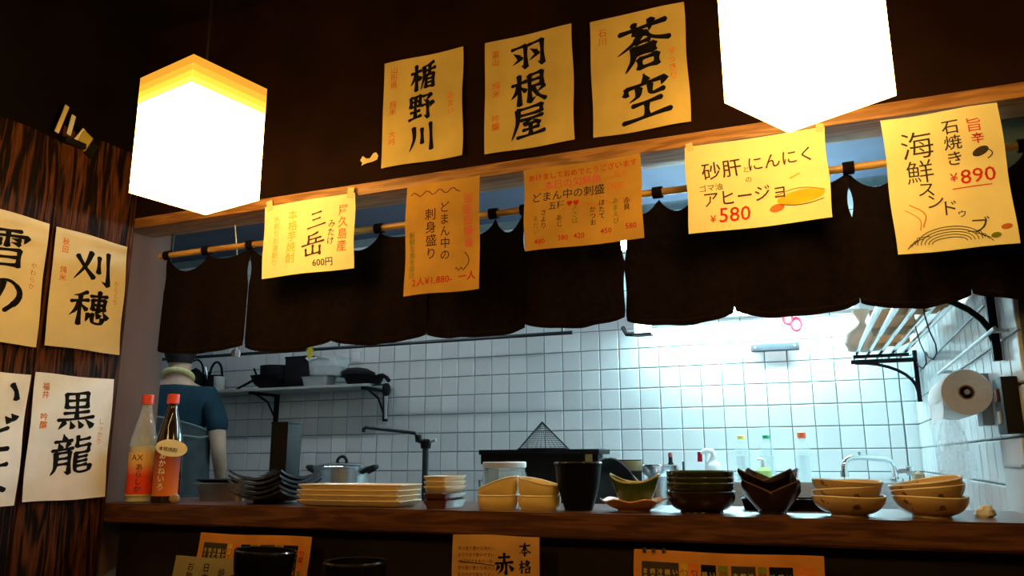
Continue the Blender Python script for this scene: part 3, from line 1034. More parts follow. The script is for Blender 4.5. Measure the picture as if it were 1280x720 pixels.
MB().box(.045, -.001, .008, .062, -.0004, .011).build('staple', M['dark_steel'], sh.obj)
MB().box(.110, -.001, .010, .124, -.0004, .013).build('staple', M['dark_steel'], sh.obj)
# 3 : specials, landscape
r, u = front_frame(0.1)
sh = Sheet('menu_sign', 'orange landscape menu sign crowded with small red and black writing, in the middle', 'sign', (-.593, 1.553, 1.563), r, u, .264, .187, M['menu_orange'], wave(.0012, .0015, .002, 2.2), MG, 13)
sh.write('あけましておめでとうございます', .134, .168, .0165, M['ink_red'], 'red_lettering', bold=.005, rot=1)
sh.write('本日の旬鮮魚', .112, .146, .022, M['ink_pink'], 'pink_lettering', bold=.005, rot=1)
sh.write('こちら', .212, .150, .017, M['ink_orange'], 'orange_lettering', bold=.005)
sh.write('どまん中の刺盛', .102, .120, .024, M['ink_grey'], 'black_lettering', bold=.005, rot=1)
sh.write('900', .210, .122, .024, M['ink_orange'], 'orange_lettering', bold=.005)
sh.write('五種', .076, .096, .019, M['ink_grey'], 'black_lettering', bold=.005)
sh.write('♥♥', .113, .097, .0115, M['ink_red'], 'red_lettering', bold=.01)
for i, (x, a, p) in enumerate(((.028, 'まだい', '480'), (.046, 'さより', ''), (.082, 'あじ', '380'), (.118, '〆さば', '420'), (.158, 'かつお', ''), (.178, 'ほたて', '450'), (.208, 'あまえび', ''), (.232, '赤貝', '580'))):
    sh.write(a, x, .056 + .010 * (i % 2) + .004 * i / 2, .0145, M['ink_grey'] if i % 3 else M['ink_green'], 'black_lettering' if i % 3 else 'green_lettering', vertical=True, bold=.005)
    if p:
        sh.write(p, x + .006, .018 + .0018 * i, .0165, M['ink_red'], 'red_lettering', bold=.005)
sh.line([(.030 + .19 * t / 30, .134 + .0025 * sin(t * 1.4) + .0003 * t) for t in range(31)], .0016, M['ink_orange'], 'orange_lettering')
sh.line([(.135 + .11 * t / 20, .090 + .004 * sin(t * .9)) for t in range(21)], .0016, M['ink_orange'], 'orange_lettering')
sh.done()
# 4 : gizzard and garlic ajillo
r, u = front_frame(0.2)
sh = Sheet('menu_sign', 'bright cream landscape menu sign priced 580, under the right lantern', 'sign', (-.236, 1.551, 1.562), r, u, .270, .186, M['menu_paper'],
           lambda a, b: .001 + .022 * max(0, a - .55) ** 2 * (1 - b) * 2 + .001 * sin(a * 5), MG, 14)
sh.write('砂肝', .072, .128, .040, M['ink_soft'], 'dark_lettering', bold=.005, rot=3)
sh.write('と', .120, .122, .014, M['ink_green'], 'olive_lettering', bold=.01)
sh.write('にんにく', .184, .133, .033, M['ink_soft'], 'dark_lettering', bold=.005, rot=2, sx=.98)
sh.write('の', .122, .100, .014, M['ink_green'], 'olive_lettering', bold=.01)
sh.write('ゴマ油', .048, .092, .016, M['ink_soft'], 'dark_lettering', rot=2)
sh.write('アヒージョ', .110, .068, .036, M['ink_soft'], 'dark_lettering', bold=.005, rot=1, sx=.92)
sh.write('¥', .050, .026, .020, M['ink_red'], 'red_lettering', bold=.005)
sh.write('580', .092, .032, .042, M['ink_red'], 'red_lettering', bold=.005)
sh.blob(.216, .050, .044, .014, M['ink_yellow'], 'dish_drawing', 4)
sh.blob(.172, .034, .014, .008, M['ink_orange'], 'orange_drawing', 10)
sh.line([(.168 + .092 * t / 16, .058 + .010 * sin(t * .2)) for t in range(17)], .0018, M['ink_orange'], 'orange_drawing')
sh.line([(.178 + .080 * t / 16, .040 - .006 * sin(t * .2)) for t in range(17)], .0016, M['ink_soft'], 'dark_lettering')
sh.line([(.198 + .02 * t / 4, .090 + .002 * t) for t in range(5)], .003, M['ink_yellow'], 'dish_drawing')
sh.done()
add_tape(sh, ((.04, 1.0, 12), (.97, 1.0, -8)), .014, .018)
# 5 : seafood sundubu, portrait
r, u = front_frame(0.6)
sh = Sheet('menu_sign', 'tall yellow menu sign priced 890 with a pencil crab drawing, rightmost on the beam', 'sign', (.136, 1.551, 1.480), r, u, .192, .264, M['menu_paper'], wave(.0015, .001, .002, .9), MG, 15)
sh.write('海', .054, .206, .058, M['ink_grey'], 'black_lettering', bold=-.004, rot=2)
sh.write('鮮', .054, .154, .048, M['ink_grey'], 'black_lettering', bold=-.004, rot=2)
for ch, x, y in (('ス', .062, .118), ('ン', .074, .094), ('ド', .096, .078), ('ゥ', .112, .064), ('ブ', .138, .040)):
    sh.write(ch, x, y, .032 if ch != 'ゥ' else .018, M['ink_grey'], 'black_lettering', bold=0, rot=-4)
sh.write('石焼き', .112, .200, .030, M['ink_grey'], 'black_lettering', vertical=True, spacing=1.02, bold=.006)
sh.write('旨', .150, .228, .028, M['ink_pink'], 'pink_lettering', bold=.005)
sh.write('辛', .152, .202, .022, M['ink_red'], 'red_lettering', bold=.005)
sh.blob(.154, .176, .014, .008, M['ink_grey'], 'pepper_drawing', 25)
sh.line([(.160 + .012 * sin(t * .4), .182 - .003 * t) for t in range(8)], .0018, M['ink_grey'], 'pepper_drawing')
sh.write('¥', .108, .134, .022, M['ink_red'], 'red_lettering', bold=.005)
sh.write('890', .146, .132, .038, M['ink_red'], 'red_lettering', bold=.004)
sh.line([(.104 + .062 * t / 4, .112) for t in range(5)], .0018, M['ink_red'], 'red_lettering')
for q in range(5):
    sh.line([(.085 + (.052 - .006 * q) * cos(pi * t / 14), .014 + (.030 - .005 * q) * sin(pi * t / 14)) for t in range(15)], .0013, M['ink_grey'], 'crab_drawing')
for s in (-1, 1):
    for q in range(3):
        sh.line([(.085 + s * (.030 + .010 * q), .030 - .004 * q), (.085 + s * (.050 + .006 * q), .028 - .006 * q), (.085 + s * (.056 + .006 * q), .016 - .004 * q)], .0014, M['ink_grey'], 'crab_drawing')
sh.line([(.030 + .012 * sin(t * .45) + .003 * t, .092 - .005 * t) for t in range(10)], .0018, M['ink_orange'], 'shrimp_drawing')
sh.line([(.022 + .010 * sin(t * .45) + .003 * t, .082 - .005 * t) for t in range(9)], .0014, M['ink_orange'], 'shrimp_drawing')
sh.blob(.176, .032, .009, .005, M['ink_orange'], 'shrimp_drawing', 10)
sh.blob(.158, .018, .008, .005, M['ink_green'], 'clam_drawing', 10)
sh.done()
# the signs are taped flat against the front of the beam
for o in list(bpy.data.objects):
    if o.get('group') == MG:
        k = 1.595 / 1.553
        o.location = (o.location.x * k, o.location.y * k, CAM_H + (o.location.z - CAM_H) * k)
        o.scale = (k, 1, k)

# ------------------------------------------------------------------ curtain and rod
rod = thing('curtain_rod', 'thin bamboo rod carrying the dark curtain below the beam', 'rod', (0, 0, 0))
MB().tube([(-1.772 + .2 * i, 1.668, 1.700 + .0008 * sin(i * 2)) for i in range(16)], .0085, 12).build('pole', M['bamboo'], rod)
for i in range(1, 9):
    x = -1.77 + .33 * i
    MB().lathe([(.0088, -.004), (.0100, 0), (.0088, .004)], 14, T((x, 1.668, 1.700)) @ R('Y', 90), cap0=False, cap1=False).build('node_ring', M['bamboo'], rod)
for x in (-1.748, .66):
    MB().tube([(x, 1.668, 1.690), (x, 1.680, 1.691), (x, 1.684, 1.71), (x, 1.684, 1.772)], .004, 8).build('hook', M['dark_steel'], rod)

noren = thing('noren_curtain', 'long dark brown slit curtain hanging below the menu signs', 'curtain', (0, 0, 0))
EDGE = [-1.752, -1.452, -1.175, -0.900, -0.640, -0.402, -0.170, 0.072, 0.266, 0.500, 0.720]
GAP = [0, .0030, .0034, .0016, .0034, .0050, .0030, .0044, .0022, .003, 0]


def noren_panel(i):
    x0, x1 = EDGE[i], EDGE[i + 1]
    w = x1 - x0
    rn = random.Random(40 + i)
    ph, ph2 = rn.uniform(0, 6), rn.uniform(0, 6)
    zb = 1.413 + rn.uniform(-.005, .005) + .006 * (i == 0)
    tabs = [0.04, 0.5, 0.96] if i not in (3, 5) else [0.04, 0.36, 0.7, 0.96]

    def top(u):
        # sagging between tabs
        for a, b in zip(tabs[:-1], tabs[1:]):
            if a <= u <= b:
                t = (u - a) / (b - a)
                return 1.690 - .036 * (sin(pi * t) ** .7) * (1 + .5 * sin(i * 3.1 + a * 9))
        return 1.688

    def fn(u, v):
        zt = top(u)
        z = zb + (zt - zb) * v
        hang = 1 - v
        zz = z - .010 * sin(pi * u) * hang ** 3 * (1 + .4 * sin(ph2)) + .007 * (abs(u - .5) * 2) ** 6 * hang ** 4
        def open_(k):
            g = GAP[k]
            lens = max(0.0, sin(pi * min(1, max(0, (hang - .08) / (.42 if k == 5 else .26))))) ** .8
            low = max(0.0, (hang - .90) / .10)
            mid = 0.0016 * max(0, sin(pi * min(1, max(0, (hang - .55) / .4)))) if k == 5 else 0
            return -.0022 * (g > 0) + lens * (g + .0026) + low * .003 * (g > 0) + mid * 2
        gl = open_(i)
        gr = open_(i + 1)
        xx = x0 + gl + .0006 + (w - gl - gr - .0012) * u
        fold = .010 * sin(u * 2 * pi * 1.6 + ph) * (.35 + .65 * hang) + .006 * sin(u * 2 * pi * 3.1 + ph2) * hang + .010 * sin(hang * 2.6 + ph) * hang
        if i == 6:                                    # the panel that billows toward the room
            fold += -.030 * sin(pi * u) ** 2 * sin(pi * min(1, hang * 1.05)) ** 2
        return (xx, 1.674 + fold * .8 * (1 - .55 * abs(u * 2 - 1) ** 4) + (.0022 if i % 2 else -.0022), zz)
    p = MB().grid(30, 22, fn, (0, .0016, 0)).build('curtain_panel', M['noren'], noren, sharp=80)
    hem = MB().grid(30, 1, lambda u, v: tuple(Vector(fn(u, .035 + .014 * v)) + Vector((0, -.0012, 0))))
    hem.build('hem_seam', M['noren_hem'], p, sharp=80)
    for u in tabs[:-1] if i < 9 else tabs:
        cx, cy, cz = fn(u, 1.0)
        cx += -.004 if u < .1 else 0
        n = 14
        vs, fs = [], []
        for k in range(n):
            a = 2 * pi * k / n
            for dx in (-.011, .011):
                vs.append((cx + dx, 1.668 + .0125 * cos(a), 1.700 + .0135 * sin(a)))
            for dx in (.011, -.011):
                vs.append((cx + dx, 1.668 + .0105 * cos(a), 1.700 + .0110 * sin(a)))
        for k in range(n):
            q = (k + 1) % n
            for e in range(4):
                fs.append((k * 4 + e, q * 4 + e, q * 4 + (e + 1) % 4, k * 4 + (e + 1) % 4))
        MB().add(vs, fs).build('hanging_loop', M['noren'], noren, sharp=60)


for i in range(10):
    noren_panel(i)

# pull cord with pale knob behind the curtain
pc = thing('pull_cord', 'pale hexagonal pull knob on a cord just below the curtain hem, at the left', 'pull cord', (-1.522, 1.725, 1.400))
MB().lathe([(.0001, 0), (.011, .001), (.0135, .010), (.011, .019), (.004, .024), (.0001, .025)], 6).build('knob', M['white_plastic'], pc, sharp=20)
MB().tube([(0, 0, .022), (0, -.005, .2), (0, -.04, .371)], .0014, 6).build('cord', M['white_plastic'], pc)

# ------------------------------------------------------------------ bottles on the bar
Z0 = 1.010


def bottle_profile(r, h, neck):
    return [(.0001, .0), (r * .93, 0), (r, .004), (r, h * .50), (r * .985, h * .53), (r * .90, h * .60), (r * .70, h * .71), (r * .50, h * .80), (neck * 1.12, h * .865),
            (neck, h * .89), (neck, h * .93), (neck * 1.15, h * .94), (neck * 1.15, h * .95), (.0001, h * .952)]


def label_arc(r, z0, z1, a0, a1, n=16):
    mb = MB()
    return mb.grid(n, 4, lambda u, v: (r * cos(a0 + (a1 - a0) * u), r * sin(a0 + (a1 - a0) * u), z0 + (z1 - z0) * v), None)


def arc_text(body, r, aa, zc, size, material, parent, part, vertical=True, bold=.0):
    vs, fs = text_mesh(body, vertical, bold, 1.0)
    out = []
    for px, py in vs:
        a = aa + px * size / r
        out.append((r * cos(a), r * sin(a), zc + py * size))
    MB().add(out, fs).build(part, material, parent, sharp=80)


def cap_mb(r, z0, z1, n=28):
    prof = [(.0001, z0), (r, z0)]
    m = MB()
    m.lathe([(.0001, z0), (r, z0), (r, z1 - .002), (r - .002, z1), (.0001, z1)], n, fn=lambda rr, z, a: (rr * (1 + .02 * (1 if int(a / (2 * pi) * n + .5) % 2 else -1) * (rr > r * .95)) * cos(a),
            rr * (1 + .02 * (1 if int(a / (2 * pi) * n + .5) % 2 else -1) * (rr > r * .95)) * sin(a), z))
    return m


FACE = math.atan2(-1.66, 1.72)          # toward the seats
b1 = thing('liquor_bottle', 'clear glass bottle with red cap and peach to red label, left of the brown one', 'bottle', (-1.752, 1.652, Z0))
MB().lathe(bottle_profile(.036, .285, .0125), 32).build('glass', M['clear_glass'], b1)
MB().lathe([(.0001, .004), (.033, .004), (.0335, .148), (.0001, .148)], 28).build('liquor', mat('pale_liquor', (.75, .62, .42), .1, var=.03), b1)
label_arc(.0368, .018, .132, FACE - 1.25, FACE + 1.25).build('label', M['label_peach'], b1, sharp=80)
arc_text('AX', .0372, FACE - .35, .118, .022, M['ink_soft'], b1, 'label_lettering', False)
arc_text('あらしか', .0372, FACE - .15, .065, .019, M['ink_soft'], b1, 'label_lettering', True, .01)
label_arc(.0371, .018, .022, FACE - 1.25, FACE + 1.25).build('label_band', M['washi'], b1, sharp=80)
cap_mb(.0155, .262, .288).build('cap', M['red_cap'], b1)

b2 = thing('liquor_bottle', 'dark brown bottle with red cap and an oval cream tag hanging on it', 'bottle', (-1.672, 1.664, Z0))
MB().lathe(bottle_profile(.036, .285, .0125), 32).build('glass', M['brown_glass'], b2)
label_arc(.0366, .018, .135, FACE - 1.2, FACE + .95).build('label', M['label_orange'], b2, sharp=80)
arc_text('あかねいろ', .0371, FACE - .42, .083, .020, M['ink_white'], b2, 'label_lettering', True, .015)
cap_mb(.0155, .262, .288).build('cap', M['red_cap'], b2)
tg = MB().lathe([(.0001, -.0006), (.040, -.0006), (.040, .0006), (.0001, .0006)], 30, mx=T((.030, -.022, .142)) @ R('Z', 40) @ R('Y', 8) @ R('X', 88) @ Matrix.Diagonal((1, .56, 1, 1)))
tgo = tg.build('oval_tag', M['tag'], b2, sharp=50)
vs, fs = text_mesh('本格焼酎', False, .01, 1.0)
mx = T((.030, -.022, .142)) @ R('Z', 40) @ R('Y', 8) @ R('X', 88) @ T((0, 0, .0010))
MB().add([(p[0] * .012 - .008, p[1] * .012 - .004, 0) for p in vs], fs, mx).build('tag_lettering', M['ink'], tgo)
MB().tube([(.012, -.010, .236), (.020, -.030, .20), (.028, -.034, .160)], .0008, 5).build('tag_string', M['tag'], b2)

bead = MB().lathe([(.0001, 0), (.006, .001), (.011, .005), (.0135, .0125), (.0115, .020), (.006, .0245), (.0001, .0255)], 18)
o = bead.build('wooden_ball', M['bead'], None, (-1.607, 1.632, Z0))
tag(o, 'little brown wooden ball on the bar in front of the brown bottle', 'ball')

# ------------------------------------------------------------------ tray, plates and bowls on the bar
pan = thing('steel_tray', 'stainless rectangular food pan on the bar behind the two bottles', 'tray', (-1.602, 1.842, Z0), 0)
pb = MB()


def rect_ring(w, d, z):
    return [(-w / 2, -d / 2, z), (w / 2, -d / 2, z), (w / 2, d / 2, z), (-w / 2, d / 2, z)]


def rect_loft(levels):
    """closed loft of rectangles [(w, d, z)...] with caps at both ends"""
    vs, fs = [], []
    for w, d, z in levels:
        vs += rect_ring(w, d, z)
    for i in range(len(levels) - 1):
        for k in range(4):
            q = (k + 1) % 4
            fs.append((i * 4 + k, i * 4 + q, i * 4 + 4 + q, i * 4 + 4 + k))
    fs.append((3, 2, 1, 0))
    o = (len(levels) - 1) * 4
    fs.append((o, o + 1, o + 2, o + 3))
    return MB().add(vs, fs)


def round_rect_loft(levels, rad=.012, n=5, warp=None):
    """closed loft of rounded rectangles [(w, d, z)...]"""
    vs, fs = [], []
    m = 4 * (n + 1)
    for w, d, z in levels:
        rr = min(rad, w / 2 - .0005, d / 2 - .0005)
        for q, (sx, sy) in enumerate(((1, 1), (-1, 1), (-1, -1), (1, -1))):
            for k in range(n + 1):
                a = pi / 2 * q + pi / 2 * k / n
                x, y = sx * (w / 2 - rr) + rr * cos(a), sy * (d / 2 - rr) + rr * sin(a)
                vs.append((x, y, z + (warp(x, y) if warp else 0)))
    for i in range(len(levels) - 1):
        for k in range(m):
            q = (k + 1) % m
            fs.append((i * m + k, i * m + q, i * m + m + q, i * m + m + k))
    fs.append(tuple(range(m - 1, -1, -1)))
    o = (len(levels) - 1) * m
    fs.append(tuple(o + k for k in range(m)))
    return MB().add(vs, fs)


round_rect_loft([(.150, .115, 0), (.166, .130, .044), (.182, .146, .046), (.182, .146, .048), (.162, .126, .048), (.147, .112, .003)], .02).build('pan', M['steel'], pan)
lid = round_rect_loft([(.150, .110, .0), (.176, .130, .007), (.176, .130, .009), (.148, .108, .004)], .02)
o = lid.build('serving_tray', M['black_glaze'], None, (-1.600, 1.842, Z0 + .0485))
tag(o, 'shallow black tray lying on top of the stainless food pan', 'tray')

# five curved square dark plates
DG = 'curved dark square plates in the stack near the bottles'
names = ['lowest', 'second from the bottom', 'middle', 'fourth from the bottom', 'top']


def curved_plate_mb(w, d, t=.006, up=.020):
    def sh(x, y):
        return up * (abs(x) / (w / 2)) ** 2.2 * (.55 + .45 * (y / (d / 2)) ** 2) + .010 * (abs(y) / (d / 2)) ** 2.5

    mb = MB()
    mb.grid(12, 12, lambda u, v: ((u - .5) * w, (v - .5) * d, .004 + t + sh((u - .5) * w, (v - .5) * d)), (0, 0, -t))
    return mb


pm = curved_plate_mb(.165, .175)
pr = None
for i in range(5):
    if pr is None:
        pr = thing('curved_plate', '', 'plate', (-1.368, 1.735, Z0), 0, DG)
        pm.build('plate_body', M['blue_black_glaze'], pr, sharp=50)
        round_rect_loft([(.080, .085, 0), (.084, .090, .006)], .01).build('foot', M['blue_black_glaze'], pr)
        q = pr
    else:
        q = dup(pr)
    q.location = (-1.368 + .002 * sin(i * 2.3), 1.735 + .002 * cos(i * 3), Z0 + .0118 * i)
    q.rotation_euler = (0, 0, radians(1.5 * sin(i * 4)))
    q['label'] = 'dark square plate with upturned corners, %s of its stack' % names[i]

bx = thing('tall_box', 'tall narrow black box standing behind the stack of dark plates', 'box', (-1.467, 1.895, Z0))
MB().box(-.029, -.032, 0, .029, .032, .210, .002).build('box_body', M['black'], bx)
MB().box(-.030, -.033, .210, .030, .033, .217, .0015).build('box_lid', M['black'], bx)

CG = 'long cream plates in the low stack'
n4 = ['lowest', 'second from the bottom', 'third from the bottom', 'top']
pr = None
for i in range(4):
    if pr is None:
        pr = thing('rectangular_plate', '', 'plate', (0, 0, 0), 0, CG)
        round_rect_loft([(.268, .096, .003), (.287, .112, .0125), (.289, .114, .0140), (.287, .112, .0152), (.262, .090, .009), (.258, .086, .0085)], .006, 3).build('plate_body', M['cream_glaze'], pr)
        round_rect_loft([(.255, .082, .0), (.262, .090, .004)], .005, 3).build('foot', M['cream_glaze'], pr)
        q = pr
    else:
        q = dup(pr)
    q.location = (-1.088 + .0015 * sin(i * 5), 1.698 + .0015 * cos(i * 4), Z0 + .0122 * i)
    q['label'] = 'long cream rectangular plate, %s of the stack beside the dark plates' % n4[i]

SQ = 'small square cream dishes'
RB = 'small square red-brown dishes'
pr = None
for i in range(2):
    if pr is None:
        pr = thing('square_dish', '', 'dish', (0, 0, 0), 0, RB)
        round_rect_loft([(.046, .100, .0), (.058, .116, .0155), (.059, .117, .017), (.057, .115, .0176), (.044, .098, .004)], .006, 3).build('dish_body', M['redbrown_glaze'], pr)
        q = pr
    else:
        q = dup(pr)
    q.location = (-.8565, 1.705, Z0 + .0160 * i)
    q['label'] = 'small dark red-brown dish under the cream dishes, %s of the pair' % ('lower', 'upper')[i]
pr = None
for i in range(3):
    if pr is None:
        pr = thing('square_dish', '', 'dish', (0, 0, 0), 0, SQ)
        round_rect_loft([(.044, .098, .0), (.057, .117, .0125), (.058, .118, .014), (.056, .116, .0146), (.042, .096, .004)], .006, 3).build('dish_body', M['cream_glaze'], pr)
        q = pr
    else:
        q = dup(pr)
    q.location = (-.8565 + .001 * sin(i * 3), 1.705, Z0 + .034 + .0118 * i)
    q['label'] = 'small oblong cream dish, %s of three stacked on the red-brown pair' % ('lowest', 'middle', 'top')[i]


def slant_cup(lo, hi, zrim, name, loc, label, group, r=.048, face=0.0):
    """small bowl whose rim slopes from lo (left) to hi (right)"""
    t = thing(name, label, 'bowl', loc, face, group)

    def rim(a):
        return (lo + hi) / 2 + (hi - lo) / 2 * sin(1.2 * cos(a)) / sin(1.2)
    n = 36
    lev = [(.0001, 0, 0), (r * .86, 0, 0), (r * .90, .004, 0), (r * .985, .30, 1), (r, .7, 1), (r * .985, 1.0, 1), (r * .955, 1.02, 1), (r * .925, .97, 1), (r * .90, .35, 1), (r * .82, .12, 1), (.0001, .11, 1)]
    vs, fs = [], []
    for rr, s, k in lev:
        for q in range(n):
            a = 2 * pi * q / n
            vs.append((rr * cos(a), rr * sin(a) * .92, s * rim(a) if k else s))
    for i in range(len(lev) - 1):
        for q in range(n):
            a, b = i * n + q, i * n + (q + 1) % n
            fs.append((a, b, b + n, a + n))
    MB().add(vs, fs).build('bowl_body', M['yellow_glaze'], t, sharp=50)
    pts = [(r * .972 * cos(2 * pi * q / 36), r * .972 * sin(2 * pi * q / 36) * .92, 1.012 * rim(2 * pi * q / 36)) for q in range(37)]
    MB().tube(pts, .0022, 6, cap=False).build('rim', M['cream_rim'], t)
    return t


YG = 'straw yellow bowls with sloping rims'
slant_cup(.029, .029, 0, 'sloped_bowl', (-.722, 1.708, Z0), 'straw yellow bowl, lower one of the left pair beside the square dishes', YG, .0485)
slant_cup(.016, .044, 0, 'sloped_bowl', (-.722, 1.708, Z0 + .0265), 'straw yellow bowl with rim rising to the right, upper one of the left pair', YG, .0480)
slant_cup(.029, .029, 0, 'sloped_bowl', (-.622, 1.708, Z0), 'straw yellow bowl, lower one of the right pair next to the black cup', YG, .0485)
slant_cup(.042, .024, 0, 'sloped_bowl', (-.622, 1.708, Z0 + .0265), 'straw yellow bowl with rim falling to the right, upper one of the right pair', YG, .0480)

cup = thing('tall_cup', 'large black tapering cup in the middle of the bar', 'cup', (-.530, 1.705, Z0))
MB().lathe([(.0001, 0), (.030, 0), (.031, .003), (.040, .030), (.0475, .062), (.0515, .098), (.0525, .1015), (.0505, .1025), (.0490, .098), (.045, .062), (.037, .030), (.027, .008), (.0001, .007)], 40).build('cup_body', M['black_glaze'], cup)
MB().lathe([(.0527, .0985), (.0533, .1010), (.0520, .1032), (.0502, .1032), (.0495, .1010)], 40, cap0=False, cap1=False).build('rim', M['blue_black_glaze'], cup)

sp = thing('scalloped_plate', 'amber plate with a wavy rim, under the green boat dish', 'plate', (-.408, 1.708, Z0))


def scal(r, z, a):
    k = max(0, (r - .03) / .042)
    return (r * (1 + .02 * k * cos(7 * a)) * cos(a), r * (1 + .02 * k * cos(7 * a)) * sin(a), z + .0026 * k * k * cos(7 * a + .6))


MB().lathe([(.0001, 0), (.034, 0), (.036, .004), (.052, .010), (.066, .019), (.0715, .0235), (.0705, .0255), (.064, .022), (.050, .014), (.032, .009), (.0001, .008)], 70, fn=scal).build('plate_body', M['amber_glaze'], sp)

bt = thing('boat_dish', 'olive green boat-shaped dish with pale pointed ends on the amber plate', 'dish', (-.404, 1.708, Z0 + .0095))


def boat(r, z, a):
    # r in 0..1, long axis x
    c, s = cos(a), sin(a)
    L = .0505
    W = .034
    k = min(1, r)
    zz = z + .016 * (abs(c) ** 3) * (z / .05)
    return (L * r * c * (1 + .10 * abs(c) ** 3 * z / .05), W * r * s, zz)


bprof = [(.0001, 0), (.56, 0), (.62, .003), (.74, .016), (.86, .030), (.95, .044), (.985, .050), (.955, .0515), (.91, .046), (.80, .030), (.66, .016), (.50, .008), (.0001, .007)]
MB().lathe(bprof, 48, fn=boat).build('dish_body', M['green_glaze'], bt)
MB().lathe([(.965, .0475), (1.0, .0500), (.985, .0520), (.955, .0525), (.925, .0500)], 48, fn=boat, cap0=False, cap1=False).build('rim', M['pale_green_rim'], bt)

BG = 'dark round bowls in the stack of four'
specs = [(.070, .041, .044, .0, 'redbrown', 'lowest'), (.0685, .036, .036, .0225, 'moss', 'second from the bottom'), (.0685, .036, .036, .0335, 'moss', 'third from the bottom'), (.0690, .036, .036, .0455, 'moss', 'top')]
for r_, h_, f_, dz, k, nm in specs:
    t = thing('round_bowl', 'dark round bowl, %s of the four stacked beside the green dish' % nm, 'bowl', (-.266, 1.712, Z0 + dz), 0, BG)
    MB().lathe(clearance_bowl(r_, h_, f_, .004, .0035, 2.2), 44).build('bowl_body', M['brown_glaze'] if k == 'redbrown' else M['moss_glaze'], t)
    MB().lathe([(r_ - .0005, h_ - .0015), (r_ + .0006, h_ + .001), (r_ - .0012, h_ + .0028), (r_ - .0034, h_ + .0008)], 44, cap0=False, cap1=False).build('rim', M['green_glaze'] if k == 'moss' else M['brown_glaze'], t)

AG = 'dark square bowls with raised corners'


def square_bowl(loc, rz, h, label, r=.067, foot=.032):
    t = thing('angular_bowl', label, 'bowl', loc, radians(rz), AG)

    def fn(r_, z, a):
        k = max(0.0, (r_ - foot) / (r - foot))
        sq = 1 / max(abs(cos(a)), abs(sin(a)))
        f = 1 + (min(sq, 1.36) - 1) * k * .92
        lift = k * k * .024 * abs(math.tan((a + pi / 4) % (pi / 2) - pi / 4))
        return (r_ * f * .84 * cos(a), r_ * f * .84 * sin(a), z + lift)
    MB().lathe([(.0001, 0), (foot, 0), (foot * .98, .006), (foot * 1.15, .010), (r * .72, h * .52), (r * .93, h * .86), (r, h), (r * .985, h + .003), (r * .95, h + .001), (r * .70, h * .55 + .002), (foot * 1.1, .014), (.0001, .012)], 64, fn=fn).build('bowl_body', M['brown_glaze'], t, sharp=40)
    n = 64
    pts = [Vector(fn(r * .992, h + .002, 2 * pi * q / n)) for q in range(n + 1)]
    MB().tube(pts, .0014, 6, cap=False).build('rim', mat('worn_brown_rim', (.15, .075, .035), .35), t)


square_bowl((-.126, 1.712, Z0), 4, .042, 'dark brown square bowl with raised corners, lower of the pair')
square_bowl((-.129, 1.714, Z0 + .0235), -5, .040, 'dark brown square bowl with raised corners, upper of the pair', .064, .030)

PG = 'cream spotted bowls in the two right stacks'


def tilted_bowl(loc, r, h, label, rx=0, ry=0, foot=.034, m='spotted_glaze'):
    t = thing('spotted_bowl', label, 'bowl', loc, 0, PG)
    t.rotation_euler = (radians(rx), radians(ry), 0)
    MB().lathe(clearance_bowl(r, h, foot, .005, .0035, 1.9), 44, fn=lambda rr, z, a: (rr * (1 + .012 * sin(3 * a + loc[2] * 90)) * cos(a), rr * (1 + .012 * sin(3 * a + loc[2] * 90)) * sin(a), z + .0015 * sin(2 * a) * rr / r)).build('bowl_body', M[m], t)
    pts = [((r - .0016) * (1 + .012 * sin(3 * q * 2 * pi / 44 + loc[2] * 90)) * cos(q * 2 * pi / 44), (r - .0016) * (1 + .012 * sin(3 * q * 2 * pi / 44 + loc[2] * 90)) * sin(q * 2 * pi / 44), h + .0008 + .0015 * sin(4 * pi * q / 44)) for q in range(45)]
    MB().tube(pts, .0023, 6, cap=False).build('rim', M['cream_rim'], t)


tilted_bowl((.017, 1.690, Z0), .0665, .036, 'cream spotted bowl with dark dots, lowest of the stack beside the dark square bowls')
tilted_bowl((.020, 1.692, Z0 + .0170), .0625, .036, 'cream spotted bowl tilted up to the right, middle of the left spotted stack', 0, -6, .030)
tilted_bowl((.016, 1.692, Z0 + .0310), .0635, .034, 'cream spotted bowl lying level, top of the left spotted stack', 0, 2, .030)
tilted_bowl((.158, 1.698, Z0), .064, .037, 'cream spotted bowl, lowest of the rightmost stack on the bar')
tilted_bowl((.160, 1.698, Z0 + .0185), .0635, .036, 'cream spotted bowl tilted up to the right, middle of the rightmost stack', 0, -7, .030)
tilted_bowl((.158, 1.700, Z0 + .0290), .0635, .036, 'cream spotted bowl tilted up to the right, top of the rightmost stack', 2, -8.5, .030)

tr = thing('oblong_tray', 'low black tray on the bar behind the dark square bowls', 'tray', (-.085, 1.865, Z0), 0)
round_rect_loft([(.215, .085, 0), (.225, .095, .022), (.229, .099, .024), (.223, .093, .024), (.213, .083, .005)], .01).build('tray_body', M['black_glaze'], tr)
cr = MB().lathe([(.0001, 0), (.014, 0), (.017, .005), (.014, .014), (.008, .021), (.0001, .023)], 14, fn=lambda r_, z, a: (r_ * (1 + .22 * sin(5 * a + z * 200)) * cos(a) + z * .2, r_ * (1 + .22 * cos(4 * a - z * 160)) * sin(a), z))
tag(cr.build('crumpled_tissue', M['tissue'], None, (.248, 1.735, Z0), sharp=20), 'small crumpled white tissue on the bar right of the last bowls', 'tissue')

# ------------------------------------------------------------------ cookware on the kitchen counter
ZK = 0.880


